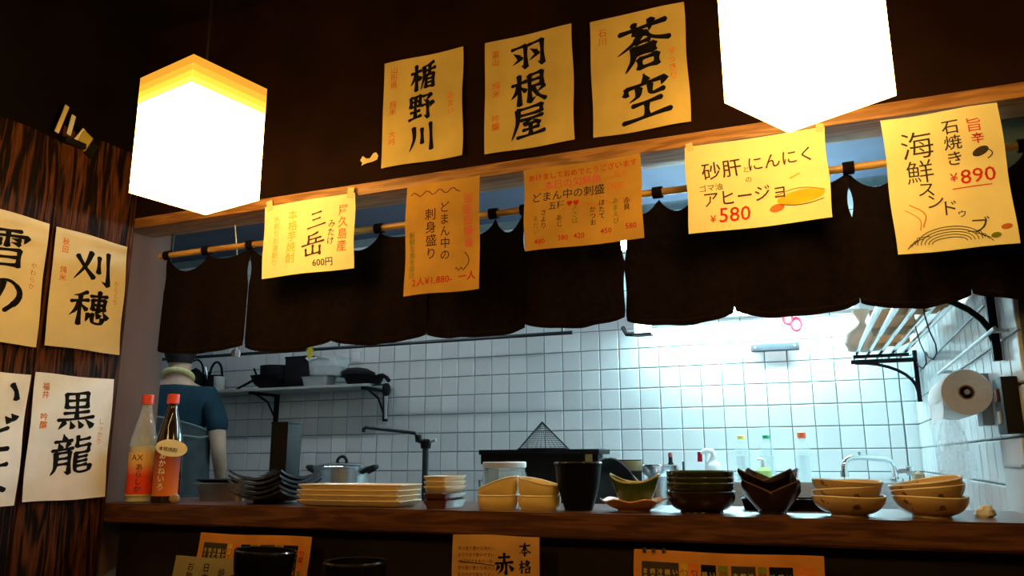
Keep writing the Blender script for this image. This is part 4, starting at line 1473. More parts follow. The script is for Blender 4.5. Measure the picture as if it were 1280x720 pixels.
def loop_handle(parent, c, w, h, r, material, name='handle', axis='X', n=10, flat=False):
    pts = []
    for k in range(n + 1):
        a = pi * k / n
        d = (w / 2) * cos(a)
        up = h * sin(a)
        if axis == 'X':
            pts.append((c[0] + d, c[1], c[2] + up))
        elif axis == 'Y':
            pts.append((c[0], c[1] + d, c[2] + up))
        elif axis == 'out':
            pts.append((c[0] + up, c[1] + d, c[2]))
    return MB().tube(pts, r, 8).build(name, material, parent)


# lidded steel pot with black handles
pot = thing('lidded_pot', 'stainless pot with lid and black side handles, behind the cream plates', 'pot', (-1.815, 2.70, ZK))
MB().lathe([(.0001, 0), (.100, 0), (.106, .006), (.108, .205), (.112, .208), (.112, .211), (.104, .211), (.102, .010), (.0001, .008)], 36).build('pot_body', M['steel'], pot)
MB().lathe([(.111, .2115), (.113, .2145), (.108, .219), (.060, .228), (.012, .231), (.0001, .231), (.0001, .228), (.060, .225), (.100, .214)], 36, cap0=False, cap1=False).build('lid', M['chrome'], pot)
loop_handle(pot, (0, 0, .230), .044, .022, .006, M['black'], 'lid_handle')
for s in (-1, 1):
    MB().tube([(s * .108, .022, .192), (s * .135, .024, .205), (s * .152, .012, .212), (s * .152, -.012, .212), (s * .135, -.024, .205), (s * .108, -.022, .192)], .009, 8).build('handle', M['black'], pot)

# swivel tap over the stove
gt = thing('swivel_tap', 'grey swivel pipe tap with long thin arm, standing above the cream plates', 'tap', (-1.442, 2.70, ZK))
MB().tube([(0, 0, .0), (0, 0, .285)], .0125, 14).build('post', M['dark_steel'], gt)
MB().lathe([(.0001, 0), (.03, 0), (.03, .006), (.014, .012), (.0001, .012)], 20).build('base', M['steel'], gt)
MB().lathe([(.0001, .280), (.018, .280), (.020, .290), (.020, .308), (.014, .315), (.0001, .316)], 18).build('joint', M['black_iron'], gt)
MB().tube([(-.004, 0, .300), (-.030, .0, .308), (-.036, 0, .325), (-.044, -.004, .338), (-.075, -.008, .343), (-.15, -.016, .352), (-.250, -.028, .363), (-.258, -.029, .358), (-.260, -.029, .345)], .0072, 10).build('arm', M['dark_steel'], gt)
MB().tube([(-.030, 0, .306), (-.034, 0, .330)], .013, 10).build('elbow', M['black_iron'], gt)
MB().tube([(.010, 0, .300), (.034, .004, .312), (.040, .004, .312)], .006, 8).build('lever', M['steel'], gt)

# black grill box with a conical strainer upside down on it
gb = thing('grill_box', 'wide flat-topped black grill box behind the yellow bowls and black cup', 'grill', (-.960, 2.66, ZK))
MB().box(-.218, -.055, .255, .225, .085, .272, .002).build('top_plate', M['black_iron'], gb)
MB().box(-.060, -.045, .0, .200, .075, .255, .002).build('grill_body', M['black_iron'], gb)
MB().box(-.205, -.03, .0, -.190, .06, .255).build('leg', M['black_iron'], gb)
MB().box(-.212, -.050, .222, .220, -.042, .255, .001).build('front_panel', M['black_iron'], gb)
MB().box(.175, -.052, .205, .200, -.0455, .262, .001).build('side_plate', mat('brass_plate', (.35, .27, .10), .4, .7), gb)
st = thing('conical_strainer', 'dark wire mesh conical strainer upside down on the black grill box', 'strainer', (-.955, 2.665, ZK + .2725))
mesh_ = MB()
ap = (-.003, 0, .094)
for k in range(30):
    a = 2 * pi * k / 30
    mesh_.tube([(.092 * cos(a), .06 * sin(a), .002), ap], .0006, 3, cap=False)
for j in range(1, 13):
    s = 1 - j / 13
    mesh_.tube([(ap[0] * (1 - s) + .092 * s * cos(2 * pi * k / 24), .06 * s * sin(2 * pi * k / 24), .002 + .092 * (1 - s)) for k in range(25)], .0006, 3, cap=False)
mesh_.build('wire_mesh', M['dark_steel'], st)
MB().tube([(.093 * cos(2 * pi * k / 32), .061 * sin(2 * pi * k / 32), .002) for k in range(33)], .0026, 6, cap=False).build('rim', M['black_iron'], st)
for s in (-1, 1):
    MB().tube([(.093 * s, 0, .002), (ap[0], 0, .096)], .0022, 6).build('frame_wire', M['black_iron'], st)

# glass jar
jar = thing('glass_jar', 'clear glass jar with a pale rim behind the straw yellow bowls', 'jar', (-.915, 2.21, ZK))
MB().lathe([(.0001, 0), (.064, 0), (.068, .006), (.068, .185), (.062, .205), (.062, .215), (.059, .215), (.059, .204), (.065, .184), (.065, .008), (.0001, .006)], 32).build('glass', M['clear_glass'], jar)
MB().lathe([(.0625, .214), (.065, .217), (.065, .229), (.062, .232), (.0001, .232), (.0001, .228), (.0605, .226), (.0605, .214)], 32, cap0=False, cap1=False).build('lid', M['white_plastic'], jar)
for s in (-1, 1):
    MB().tube([(s * .068, 0, .175), (s * .080, -.004, .178), (s * .078, -.004, .150)], .004, 8).build('clip', M['chrome'], jar)

# black frying pan leaning on edge
fp = thing('frying_pan', 'black pan leaning on its edge with its curved rim up, right of the grill box', 'pan', (-.700, 2.56, ZK + .118))
fp.rotation_euler = (radians(78), radians(20), radians(58))
MB().lathe([(.0001, 0), (.090, 0), (.120, .034), (.122, .036), (.119, .037), (.088, .003), (.0001, .003)], 40).build('pan_body', M['black_iron'], fp)
MB().tube([(.1185 * cos(2 * pi * k / 40), .1185 * sin(2 * pi * k / 40), .036) for k in range(41)], .0032, 6, cap=False).build('rim', M['dark_steel'], fp)
MB().tube([(-.112, 0, .028), (-.150, 0, .040), (-.19, 0, .044)], .008, 8).build('handle', M['black'], fp)
# small pot with chopsticks
p2 = thing('small_pot', 'small dark pot with cooking chopsticks, behind the green boat dish', 'pot', (-.735, 2.98, ZK))
MB().lathe([(.0001, 0), (.050, 0), (.056, .01), (.058, .232), (.060, .235), (.056, .236), (.053, .012), (.0001, .008)], 28).build('pot_body', M['black_iron'], p2)
MB().lathe([(.0585, .195), (.0595, .2), (.0595, .228), (.0585, .232)], 28, cap0=False, cap1=False).build('brass_band', mat('worn_brass_band', (.22, .17, .08), .4, .6), p2)
for i in range(2):
    cs = MB().tube([(-.775 + .008 * i, 2.935 - .01 * i, ZK + .236), (-.660 + .004 * i, 2.850, ZK + .155)], .0032, 6)
sb = thing('steel_bowl', 'shallow steel bowl with shiny knob between small pot and dark bottle', 'bowl', (-.648, 3.115, ZK))
MB().lathe([(.0001, 0), (.034, 0), (.036, .17), (.060, .188), (.072, .212), (.073, .2145), (.069, .214), (.056, .192), (.0001, .184)], 32).build('bowl_body', M['steel'], sb)
MB().lathe([(.0735, .211), (.0745, .2135), (.0735, .216), (.070, .216)], 32, cap0=False, cap1=False).build('rim', M['chrome'], sb)
MB().lathe([(.0001, 0), (.010, .002), (.013, .012), (.010, .022), (.0001, .024)], 14, T((.075, -.012, .192))).build('knob', M['chrome'], sb)

# ------------------------------------------------------------------ sink ledge: bottles, spray, tap
ZL = 1.02
db = thing('sauce_bottle', 'slim dark bottle standing by the wall, left of the spray bottle', 'bottle', (-.712, 3.74, ZL))
MB().lathe([(.0001, 0), (.020, 0), (.022, .003), (.022, .055), (.016, .07), (.010, .082), (.0095, .105), (.0001, .105)], 20).build('bottle_body', M['black'], db)
MB().lathe([(.0001, .105), (.0105, .105), (.0105, .120), (.007, .126), (.0001, .127)], 16).build('cap', mat('dull_red_cap', (.30, .06, .05), .5), db)
db2 = thing('thin_brush', 'thin dark upright rod between dark bottle and spray bottle', 'brush', (-.655, 3.74, ZL))
MB().tube([(0, 0, 0), (0, 0, .085)], .004, 8).build('handle', M['dark_steel'], db2)
MB().lathe([(.0001, 0), (.016, 0), (.014, .02), (.0001, .022)], 12).build('brush_head', M['grey_plastic'], db2)

spb = thing('spray_bottle', 'white trigger spray bottle with a red nozzle on the sink ledge', 'bottle', (-.520, 3.74, ZL))
MB().lathe([(.0001, 0), (.034, 0), (.037, .004), (.037, .06), (.030, .078), (.014, .092), (.0125, .105), (.0001, .105)], 24, fn=lambda r_, z, a: (r_ * cos(a), r_ * .72 * sin(a), z)).build('bottle_body', M['white_plastic'], spb)
MB().tube([(.006, 0, .104), (.006, 0, .118), (.0, 0, .130), (-.030, 0, .134), (-.052, 0, .124)], [.013, .013, .013, .011, .010], 10).build('trigger_head', M['white_plastic'], spb)
MB().tube([(-.056, 0, .128), (-.058, 0, .084)], .011, 12).build('nozzle', M['red'], spb)
MB().tube([(-.020, 0, .124), (-.030, 0, .108), (-.030, 0, .090)], .005, 8).build('trigger', M['white_plastic'], spb)

for x, cap_, lab in ((-.389, 'yellow_cap', 'clear squeeze bottle with a yellow cap against the bright tiles'), (-.281, 'green_cap', 'clear squeeze bottle with a green cap against the bright tiles'), (-.131, 'orange_cap', 'clear squeeze bottle with an orange-red cap against the bright tiles')):
    t = thing('clear_bottle', lab, 'bottle', (x, 3.75, ZL), 0, 'clear bottles on the sink ledge')
    MB().lathe([(.0001, 0), (.031, 0), (.034, .004), (.034, .118), (.030, .138), (.018, .165), (.0145, .178), (.0145, .186), (.0001, .186)], 26).build('bottle_body', M['clear_plastic'], t)
    MB().lathe([(.0001, .003), (.030, .003), (.0305, .108), (.0001, .108)], 22).build('contents', M['film'], t)
    cap_mb(.0165 if cap_ != 'orange_cap' else .019, .184, .200 if cap_ != 'orange_cap' else .210, 20).build('cap', M[cap_], t)

pd = thing('soap_dispenser', 'white pump soap dispenser in front of the green-capped bottle', 'dispenser', (-.293, 3.66, ZL))
MB().lathe([(.0001, 0), (.030, 0), (.032, .004), (.032, .045), (.024, .056), (.012, .060), (.0001, .060)], 22).build('bottle_body', M['lime'], pd)
MB().tube([(0, 0, .058), (0, 0, .078)], .010, 12).build('collar', M['white_plastic'], pd)
MB().tube([(0, 0, .078), (0, 0, .092), (-.004, 0, .096), (-.026, 0, .094)], .006, 8).build('pump_spout', M['white_plastic'], pd)

fa = thing('kitchen_faucet', 'chrome swan faucet on the tiled wall above the spotted bowls', 'faucet', (0, 0, 0))
MB().tube([(.228, 3.75, 1.02), (.228, 3.75, 1.05), (.224, 3.745, 1.082), (.212, 3.73, 1.104), (.190, 3.72, 1.114), (.10, 3.68, 1.122), (.060, 3.66, 1.119), (.040, 3.65, 1.107), (.032, 3.645, 1.085), (.030, 3.645, 1.062)], .0125, 12).build('spout', M['chrome'], fa)
MB().tube([(.030, 3.645, 1.066), (.030, 3.645, 1.040)], .0175, 12).build('aerator', M['chrome'], fa)
MB().lathe([(.0001, 0), (.030, 0), (.030, .012), (.018, .02), (.0001, .02)], 20, T((.228, 3.75, 1.02))).build('base', M['chrome'], fa)
MB().tube([(.228, 3.75, 1.062), (.262, 3.745, 1.066), (.276, 3.745, 1.066)], .012, 10).build('valve', M['chrome'], fa)
MB().lathe([(.0001, -.016), (.019, -.014), (.021, 0), (.019, .014), (.0001, .016)], 16, T((.285, 3.745, 1.066)) @ R('Y', 90)).build('knob', M['chrome'], fa)
MB().tube([(.098, 3.68, 1.128), (.098, 3.68, 1.142)], .009, 10).build('spout_cap', M['chrome'], fa)
ck = thing('steel_canister', 'small brownish lidded pot at the foot of the faucet by the corner', 'jar', (.318, 3.79, ZL))
MB().lathe([(.0001, 0), (.022, 0), (.025, .004), (.025, .030), (.020, .036), (.006, .040), (.0001, .046)], 20).build('jar_body', M['cardboard'], ck)

# grey bar lamp, red scissors and hook on the bright wall
gbar = thing('magnetic_bar', 'short grey bar fixed on the overexposed tiles under the curtain hem', 'rack', (0, 0, 0))
MB().box(-.330, 3.862, 1.615, -.112, 3.894, 1.648, .003).build('bar', mat('slate_grey_bar', (.085, .095, .11), .5, spec=.2), gbar)
for x in (-.31, -.132):
    MB().tube([(x, 3.858, 1.632), (x, 3.864, 1.632)], .005, 10).build('screw', M['steel'], gbar)
sc_ = thing('red_scissors', 'red handled kitchen scissors hanging on the tiles below the curtain', 'scissors', (-.128, 3.885, 1.745))
MB().tube([(.022 * cos(2 * pi * k / 18) + .010, -.004, .030 * sin(2 * pi * k / 18) - .010) for k in range(19)], .0065, 8, cap=False).build('handle', M['red'], sc_)
MB().tube([(.020 * cos(2 * pi * k / 18) - .026, -.004, .026 * sin(2 * pi * k / 18) + .020) for k in range(19)], .0065, 8, cap=False).build('handle', M['red'], sc_)
MB().box(-.012, -.006, .02, .004, -.002, .13, .001, R('Y', -14)).build('blade', M['steel'], sc_)
MB().box(-.004, -.003, .02, .012, .001, .13, .001, R('Y', -8)).build('blade', M['steel'], sc_)
hk = thing('wall_hook', 'white hook on the tiles just left of the red scissors', 'hook', (-.225, 3.892, 1.735))
MB().box(-.014, -.006, -.004, .014, 0, .040, .002).build('hook_plate', M['white_plastic'], hk)
MB().tube([(0, -.005, .012), (0, -.018, -.004), (0, -.028, .004), (0, -.030, .016)], .004, 8).build('hook_arm', M['white_plastic'], hk)

# ------------------------------------------------------------------ wall shelf with pans (left, back wall)
ws = thing('wall_shelf', 'narrow grey shelf on the back wall loaded with dark pans', 'shelf', (0, 0, 0))
MB().box(-3.75, 3.62, 1.506, -2.285, 3.89, 1.520, .002).build('board', mat('grey_shelf', (.35, .37, .36), .5), ws)
for x in (-3.09, -2.335):
    b = MB().box(x - .010, 3.64, 1.490, x + .010, 3.885, 1.506)
    b.box(x - .012, 3.872, 1.33, x + .012, 3.891, 1.506)
    b.tube([(x, 3.70, 1.492), (x, 3.80, 1.455), (x, 3.878, 1.36)], .006, 6)
    b.build('bracket', M['black_iron'], ws)
MB().tube([(-2.31, 3.655, 1.512), (-2.188, 3.655, 1.512)], .004, 8).build('hook_arm', M['black_iron'], ws)
ZS = 1.520
kt = thing('black_kettle', 'black kettle at the left end of the shelf, beside the cook', 'kettle', (-3.60, 3.74, ZS))
MB().lathe([(.0001, 0), (.062, 0), (.072, .02), (.075, .07), (.060, .115), (.028, .135), (.026, .142), (.010, .15), (.0001, .158)], 26).build('kettle_body', M['black_iron'], kt)
MB().tube([(.066, 0, .07), (.095, 0, .095), (.112, 0, .125)], [.016, .012, .008], 10).build('spout', M['black_iron'], kt)
loop_handle(kt, (0, 0, .12), .12, .085, .006, M['black'])
lp = thing('arched_pot', 'round black pot with arched handle and steel spoon, next to the kettle', 'pot', (-3.440, 3.74, ZS))
MB().lathe([(.0001, 0), (.040, 0), (.052, .012), (.056, .060), (.050, .100), (.047, .102), (.052, .060), (.048, .014), (.0001, .006)], 28).build('pot_body', M['black_iron'], lp)
loop_handle(lp, (0, 0, .098), .094, .085, .007, M['black'])
MB().tube([(-.015, -.03, .02), (-.030, -.060, .150)], .006, 8).build('spoon', M['chrome'], lp)
wc = thing('white_cup', 'small white cup on the shelf between dark pans', 'cup', (-3.372, 3.70, ZS))
MB().lathe([(.0001, 0), (.027, 0), (.030, .003), (.034, .085), (.035, .087), (.032, .087), (.028, .006), (.0001, .005)], 22).build('cup_body', M['white_plastic'], wc)
sl = thing('wide_wok', 'wide black wok lying on the shelf with its handle raised to the left', 'pan', (-3.02, 3.745, ZS))
MB().lathe([(.0001, 0), (.06, 0), (.105, .035), (.125, .075), (.128, .078), (.122, .077), (.10, .036), (.055, .005), (.0001, .004)], 34).build('pan_body', M['black_iron'], sl)
MB().tube([(-.12, 0, .070), (-.17, -.01, .045), (-.24, -.02, .012)], [.010, .008, .007], 8).build('handle', M['black'], sl)
MB().tube([(-.105, 0, .068), (-.125, -.02, .13)], .006, 6).build('ladle_handle', M['black'], sl)
kp = thing('deep_black_pan', 'deep black pan with straight sides set inside the wide wok', 'pan', (-2.985, 3.745, ZS + .055))
MB().lathe([(.0001, 0), (.095, 0), (.098, .004), (.102, .078), (.104, .080), (.099, .080), (.094, .006), (.0001, .005)], 34).build('pan_body', M['black_iron'], kp)
bb = thing('black_carton', 'square black box on the shelf left of the clear tub', 'box', (-2.80, 3.77, ZS))
MB().box(-.085, -.09, 0, .085, .09, .165, .003).build('box_body', M['black'], bb)
MB().box(-.088, -.093, .165, .088, .093, .180, .003).build('box_lid', M['black'], bb)
wt = thing('white_tub', 'low pale tub on the shelf under the clear container', 'tub', (-2.655, 3.69, ZS))
round_rect_loft([(.145, .09, 0), (.165, .11, .050), (.172, .116, .052), (.172, .116, .054), (.160, .105, .054), (.142, .086, .003)], .015).build('tub_body', M['grey_plastic'], wt)
ct = thing('clear_container', 'cloudy clear container stacked on the pale tub', 'container', (-2.60, 3.70, ZS + .0545))
round_rect_loft([(.195, .10, 0), (.220, .12, .098), (.228, .127, .100), (.228, .127, .104), (.214, .114, .104), (.190, .096, .003)], .02).build('container_body', M['clear_plastic'], ct)
round_rect_loft([(.15, .08, .004), (.17, .09, .055), (.15, .08, .06)], .02).build('contents', M['grey_plastic'], ct)
MB().tube([(-.112, -.060, .104), (-.09, -.064, .090), (-.07, -.064, .098), (-.04, -.064, .102)], .006, 6).build('film_edge', M['white_plastic'], ct)
bp_ = thing('black_skillet', 'black skillet at the right end of the shelf, handle toward the bracket', 'pan', (-2.405, 3.76, ZS))
MB().lathe([(.0001, 0), (.085, 0), (.112, .050), (.114, .053), (.109, .052), (.083, .004), (.0001, .004)], 34).build('pan_body', M['black_iron'], bp_)
MB().tube([(.10, -.02, .050), (.15, -.05, .050), (.20, -.09, .030), (.225, -.11, .012)], [.010, .011, .012, .011], 8).build('handle', M['black'], bp_)
MB().lathe([(.0001, 0), (.10, 0), (.105, .010), (.10, .026), (.06, .046), (.012, .054), (.0001, .054)], 30, T((-.055, .015, .054))).build('lid', M['black_iron'], bp_)
ld = thing('hanging_ladle', 'dark ladle with grey handle hanging from the right end of the shelf', 'ladle', (-2.196, 3.655, 1.506))
MB().tube([(0, 0, -.055), (.0, 0, -.12), (.002, 0, -.175)], [.011, .009, .009], 8).build('handle', M['grey_plastic'], ld)
MB().lathe([(.0001, -.034), (.018, -.028), (.024, -.008), (.022, .018), (.012, .034), (.0001, .036)], 16, T((0, 0, -.022))).build('ladle_bowl', M['black_iron'], ld)
rl = thing('hanging_rail', 'thin dark rail running across the kitchen just below the curtain hem', 'rail', (0, 0, 0))
MB().tube([(-4.0, 3.50, 1.702), (-1.10, 3.50, 1.702)], .009, 10).build('pole', M['dark_steel'], rl)
for x in (-3.9, -2.4, -1.15):
    MB().tube([(x, 3.50, 1.702), (x, 3.50, 2.419)], .006, 8).build('hanger', M['dark_steel'], rl)
cl_ = thing('yellow_clip', 'yellow plastic clip hanging on the rail above the clear container', 'clip', (-2.575, 3.488, 1.655))
MB().box(-.014, -.006, 0, .014, .004, .060, .003).build('clip_body', M['yellow'], cl_)
MB().box(-.022, -.008, .030, .022, .002, .044, .003).build('clip_jaw', M['yellow'], cl_)
for x, lab in ((-2.957, 'small white square plate on the tiles above the black pans'), (-2.545, 'small white square plate on the tiles above the clear container')):
    t = thing('wall_plate', lab, 'switch', (x, 3.8915, 1.705))
    MB().box(-.028, -.008, -.03, .028, 0, .03, .003).build('plate', M['white_plastic'], t)
    MB().box(-.010, -.011, -.014, .010, -.008, .014, .001).build('button', M['white_plastic'], t)

# ------------------------------------------------------------------ tube rack on the right wall
rk = thing('pipe_rack', 'wall rack of parallel steel pipes high on the right-hand tiled wall', 'rack', (0, 0, 0))


def rz_(y):
    return 1.530 - (3.60 - y) * .012


for i in range(5):
    x = .108 + .044 * i
    MB().tube([(x, 3.62, rz_(3.62)), (x + .046, 1.90, rz_(1.90))], .0085, 10).build('pipe', M['chrome'], rk)
for y in (3.60, 1.93):
    b = MB().box(.095, y - .007, rz_(y) - .026, .346, y + .007, rz_(y) - .009)
    b.box(.330, y - .010, rz_(y) - .19, .346, y + .010, rz_(y) + .02)
    pts = [(.11 + .225 * sin(pi / 2 * k / 8), y, rz_(y) - .022 - .125 * (1 - cos(pi / 2 * k / 8))) for k in range(9)]
    b.tube(pts, .007, 6)
    b.build('bracket', M['black_iron'], rk)
MB().box(.10, 3.40, rz_(3.4) - .020, .30, 3.43, rz_(3.4) - .009).build('cross_bar', M['black_iron'], rk)


def on_rack(y, dz=0):
    return rz_(y) + .0088 + dz


wb = MB()
wb.lathe([(.0001, 0), (.055, .004), (.072, .03), (.066, .065), (.040, .092), (.016, .108), (.012, .120), (.026, .150), (.030, .165), (.0001, .16)], 26,
         fn=lambda r_, z, a: (r_ * (1 + .13 * sin(3 * a + z * 60) + .07 * sin(7 * a - z * 130)) * cos(a), r_ * (1 + .13 * cos(4 * a - z * 50)) * sin(a), z))
tag(wb.build('tied_bag', M['bag'], None, (.140, 3.34, on_rack(3.34, -.012)), sharp=50), 'pale knotted plastic bag lying on the left end of the pipe rack', 'bag')
for (x, y, w, d, h, rz, m, lab) in ((.232, 3.25, .10, .13, .055, 8, 'cardboard_orange', 'orange-brown carton on the pipe rack beside the knotted bag'),
                                    (.215, 2.86, .13, .20, .06, -5, 'cardboard', 'flat brown carton on the middle of the pipe rack'),
                                    (.255, 2.42, .12, .22, .07, 4, 'cardboard_orange', 'long orange-brown carton on the near part of the pipe rack')):
    t = thing('carton', lab, 'box', (x, y, on_rack(y)), 0)
    t.rotation_euler = (radians(.7), 0, radians(rz))
    MB().box(-w / 2, -d / 2, 0, w / 2, d / 2, h, .002).build('box_body', M[m], t)
    MB().box(-w / 2, -.012, h, w / 2, .012, h + .0006).build('tape', M['tape'], t)
nv = MB().lathe([(.0001, 0), (.045, .003), (.052, .02), (.045, .042), (.02, .052), (.0001, .05)], 20, fn=lambda r_, z, a: (r_ * (1 + .12 * sin(3 * a)) * cos(a), r_ * (1.3 + .1 * cos(5 * a)) * sin(a), z))
tag(nv.build('folded_cloth', M['navy'], None, (.255, 2.17, on_rack(2.17))), 'bundled navy cloth on the nearest end of the pipe rack', 'cloth')

# S hooks, towel bar, paper roll, film bag, switch
for i, (y, lab) in enumerate(((2.66, 'thin wire hook hanging from the pipe rack, left of the pair'), (2.40, 'thin wire hook hanging from the pipe rack, right of the pair'))):
    t = thing('wire_hook', lab, 'hook', (.262, y, rz_(y)))
    MB().tube([(0, -.004, .012), (0, .008, .010), (.0, .010, -.01), (.004, -.02, -.06), (.012, -.045, -.10), (.012, -.05, -.125), (.004, -.035, -.14), (-.006, -.01, -.13), (-.008, 0, -.115)], .002, 6).build('wire', M['dark_steel'], t)
tb = thing('towel_bar', 'thin steel rail along the right-hand tiles above the paper roll', 'rail', (0, 0, 0))
MB().tube([(.318, 2.75, 1.372), (.318, 1.80, 1.372)], .004, 8).build('bar', M['steel'], tb)
for y in (2.70, 1.84):
    MB().tube([(.318, y, 1.372), (.349, y, 1.372)], .005, 8).build('post', M['steel'], tb)
pr_ = thing('paper_roll', 'white kitchen paper roll mounted on the right-hand tiled wall', 'paper roll', (.285, 2.02, 1.262))
mx = R('X', -90)
MB().lathe([(.016, 0), (.050, 0), (.0515, .003), (.0515, .267), (.050, .27), (.016, .27)], 36, mx, cap0=False, cap1=False).build('paper', M['tissue'], pr_)
MB().lathe([(.0155, -.001), (.0165, -.001), (.0165, .271), (.0135, .271), (.0135, -.001), (.0155, -.001)], 24, mx, cap0=False, cap1=False).build('core', M['cardboard'], pr_)
hp = MB().box(.040, .10, -.070, .063, .17, .050, .002)
hp.tube([(0, -.012, 0), (0, .282, 0)], .006, 8)
hp.box(-.006, .274, -.006, .056, .282, .006)
hp.build('holder', M['grey_plastic'], pr_)
MB().grid(8, 8, lambda u, v: (-.052 + .004 * sin(v * 3), .012 + .246 * u, -.06 * (1 - v) + .004 * sin(u * 5)), (.0006, 0, 0)).build('loose_sheet', M['tissue'], pr_)
fb = thing('film_bag', 'crumpled clear plastic film hanging under the paper roll', 'bag', (.295, 2.42, 1.055))
MB().lathe([(.0001, 0), (.030, .004), (.044, .03), (.040, .08), (.030, .13), (.018, .165), (.022, .185), (.0001, .19)], 22,
           fn=lambda r_, z, a: (r_ * (1 + .16 * sin(5 * a + z * 90)) * cos(a), r_ * (2.0 + .25 * cos(4 * a - z * 70)) * sin(a), z)).build('film', M['film'], fb, sharp=15)
MB().tube([(0, 0, .18), (.03, .0, .24), (.052, 0, .25)], .002, 6).build('string', M['white_plastic'], fb)
sw = thing('wall_switch', 'dark switch box on the right tiled wall at the picture edge', 'switch', (.3485, 1.865, 1.165))
MB().box(-.030, -.045, 0, .0, .045, .112, .003).build('box_body', M['black'], sw)
MB().box(-.035, -.014, .065, -.030, .014, .090, .001).build('button', M['redbrown_glaze'], sw)
MB().box(-.034, -.014, .020, -.030, .014, .045, .001).build('button', M['grey_plastic'], sw)
wp = thing('wall_panel', 'pale grey panel low on the right tiled wall under the dark switch', 'panel', (.3485, 1.90, .90))
MB().box(-.014, -.11, 0, .0, .11, .255, .003).build('panel_body', M['kitchen_side'], wp)
MB().box(-.018, -.10, .20, -.014, .10, .205).build('panel_seam', M['grey_plastic'], wp)

# ------------------------------------------------------------------ things on the dining counter, below the bar
def menu_card(loc, w, h, label, seed, lean=8):
    t = Sheet('menu_card', label, 'menu', loc, (1, 0, 0), (0, sin(radians(lean)), cos(radians(lean))), w, h, M['menu_card'], lambda a, b: .0012, 'laminated menu cards on the lower counter', seed, .002)
    return t


for k, (x, w, lab) in enumerate(((-.384, .350, 'orange landscape menu card standing at the right below the bar'), (-1.478, .330, 'landscape orange menu card behind the dark bowls, at the left below the bar'))):
    z_top = .944 if k == 0 else .944
    h = (z_top - .681) / cos(radians(9))
    sh = menu_card((x, 1.597 - .041, .681), w, h, lab, 20 + k, 9)
    b = .016
    cols = [(b, .088, 'ink_grey', 'まぐろ刺 680\nいか刺身 480\nたこぶつ 450\n〆さば 520\nほっけ 580'), (.092, .104, 'ink_yellow', ''), (.108, .126, 'ink_orange', ''), (.130, .158, 'ink', '焼鳥\n盛合せ'), (.162, .180, 'ink_green', ''), (.186, .230, 'ink_grey', '冷奴\n枝豆\n漬物\nポテト'),
            (.234, .250, 'ink_green', ''), (.254, .296, 'ink', '鍋物\n雑炊'), (.300, w - b, 'ink_orange', '')]
    for i, (x0, x1, m, body) in enumerate(cols):
        x1 = min(x1, w - .008)
        if x0 >= x1:
            continue
        sh.patch(x0, .02, x1, h - .022, M[m], 'printed_block_%s' % ('dark' if 'grey' in m or m == 'ink' else 'bright'), .0003) if m in ('ink_yellow', 'ink_orange', 'ink_green', 'ink', 'ink_grey') else None
        rows = 9
        wd = x1 - x0
        if wd > .024:
            n = max(1, int(wd / .0125))
            for c in range(n):
                sh.write(('まぐろ刺身六百円', '焼き鳥盛合せ五百', '冷奴枝豆漬物三百', '鍋物雑炊八百円也', 'いかたこ刺四百円')[(i + c) % 5], x0 + wd * (c + .5) / n, h - .078, .0110, M['washi'], 'printed_lettering', vertical=True, bold=.01)
        else:
            sh.write('旬菜', (x0 + x1) / 2, h - .046, .014, M['red'], 'red_lettering', vertical=True, bold=.012)
            sh.blob((x0 + x1) / 2, h - .082, wd * .36, wd * .42, M['ink_green'] if i % 3 else M['ink_white'], 'food_picture', 0, .0006)
    # separate ink colours for the bright blocks
    sh.done()
    if k == 0:
        for px in (.018, .036, .056):
            MB().box(px, .040 + h * sin(radians(9)) * 0 - .003, h * cos(radians(9)) - .004, px + .006, .046, h * cos(radians(9)) + .004).build('staple', M['steel'], sh.obj)

sh = Sheet('menu_poster', 'kraft paper poster with a large dark character, leaning under the middle of the bar', 'sign', (-.777, 1.562, .681), (1, 0, 0), (0, sin(radians(6)), cos(radians(6))), .198, .283, M['kraft'], wave(.001, .001, 0, .3), None, 30)
sh.brush('赤', .120, .226, .044, M['ink'], 'brush_lettering', 14, 1.0, seed=60)
for i, ch in enumerate('本格芋'):
    sh.brush(ch, .166, .258 - .034 * i, .027, M['ink'], 'brush_lettering', 13, 1.0, seed=70 + i)
for i in range(5):
    sh.write(('芋の香り豊かな味わい', 'まろやかで飲みやすい', '当店おすすめの一杯')[i % 3], .056, .255 - .013 * i, .0085, M['ink_soft'], 'small_lettering')
sh.line([(.014 + .085 * t / 8, .229 - .001 * t) for t in range(9)], .0018, M['ink_soft'], 'small_lettering')
sh.patch(.045, .133, .190, .169, M['ink_red'], 'red_band', .0003)
sh.done()

sh = Sheet('notice_card', 'small dull green card standing in front of the left menu card', 'sign', (-1.462, 1.478, .681), (1, 0, 0), (0, sin(radians(7)), cos(radians(7))), .205, .221, mat('olive_card', (.36, .30, .15), .9), lambda a, b: .001, None, 33, .0015)
for i, body in enumerate(('お飲物', '日本酒', '焼酎', '梅酒')):
    sh.write(body, .050 + .046 * i, .178, .021, M['ink_grey'] if i % 2 == 0 else M['ink'], 'dark_lettering', vertical=True, bold=.01)
sh.write('おすすめ', .10, .100, .022, M['ink_orange'], 'orange_lettering', bold=.01)
sh.done()

CBG = 'dark tall bowls stacked on the lower counter'


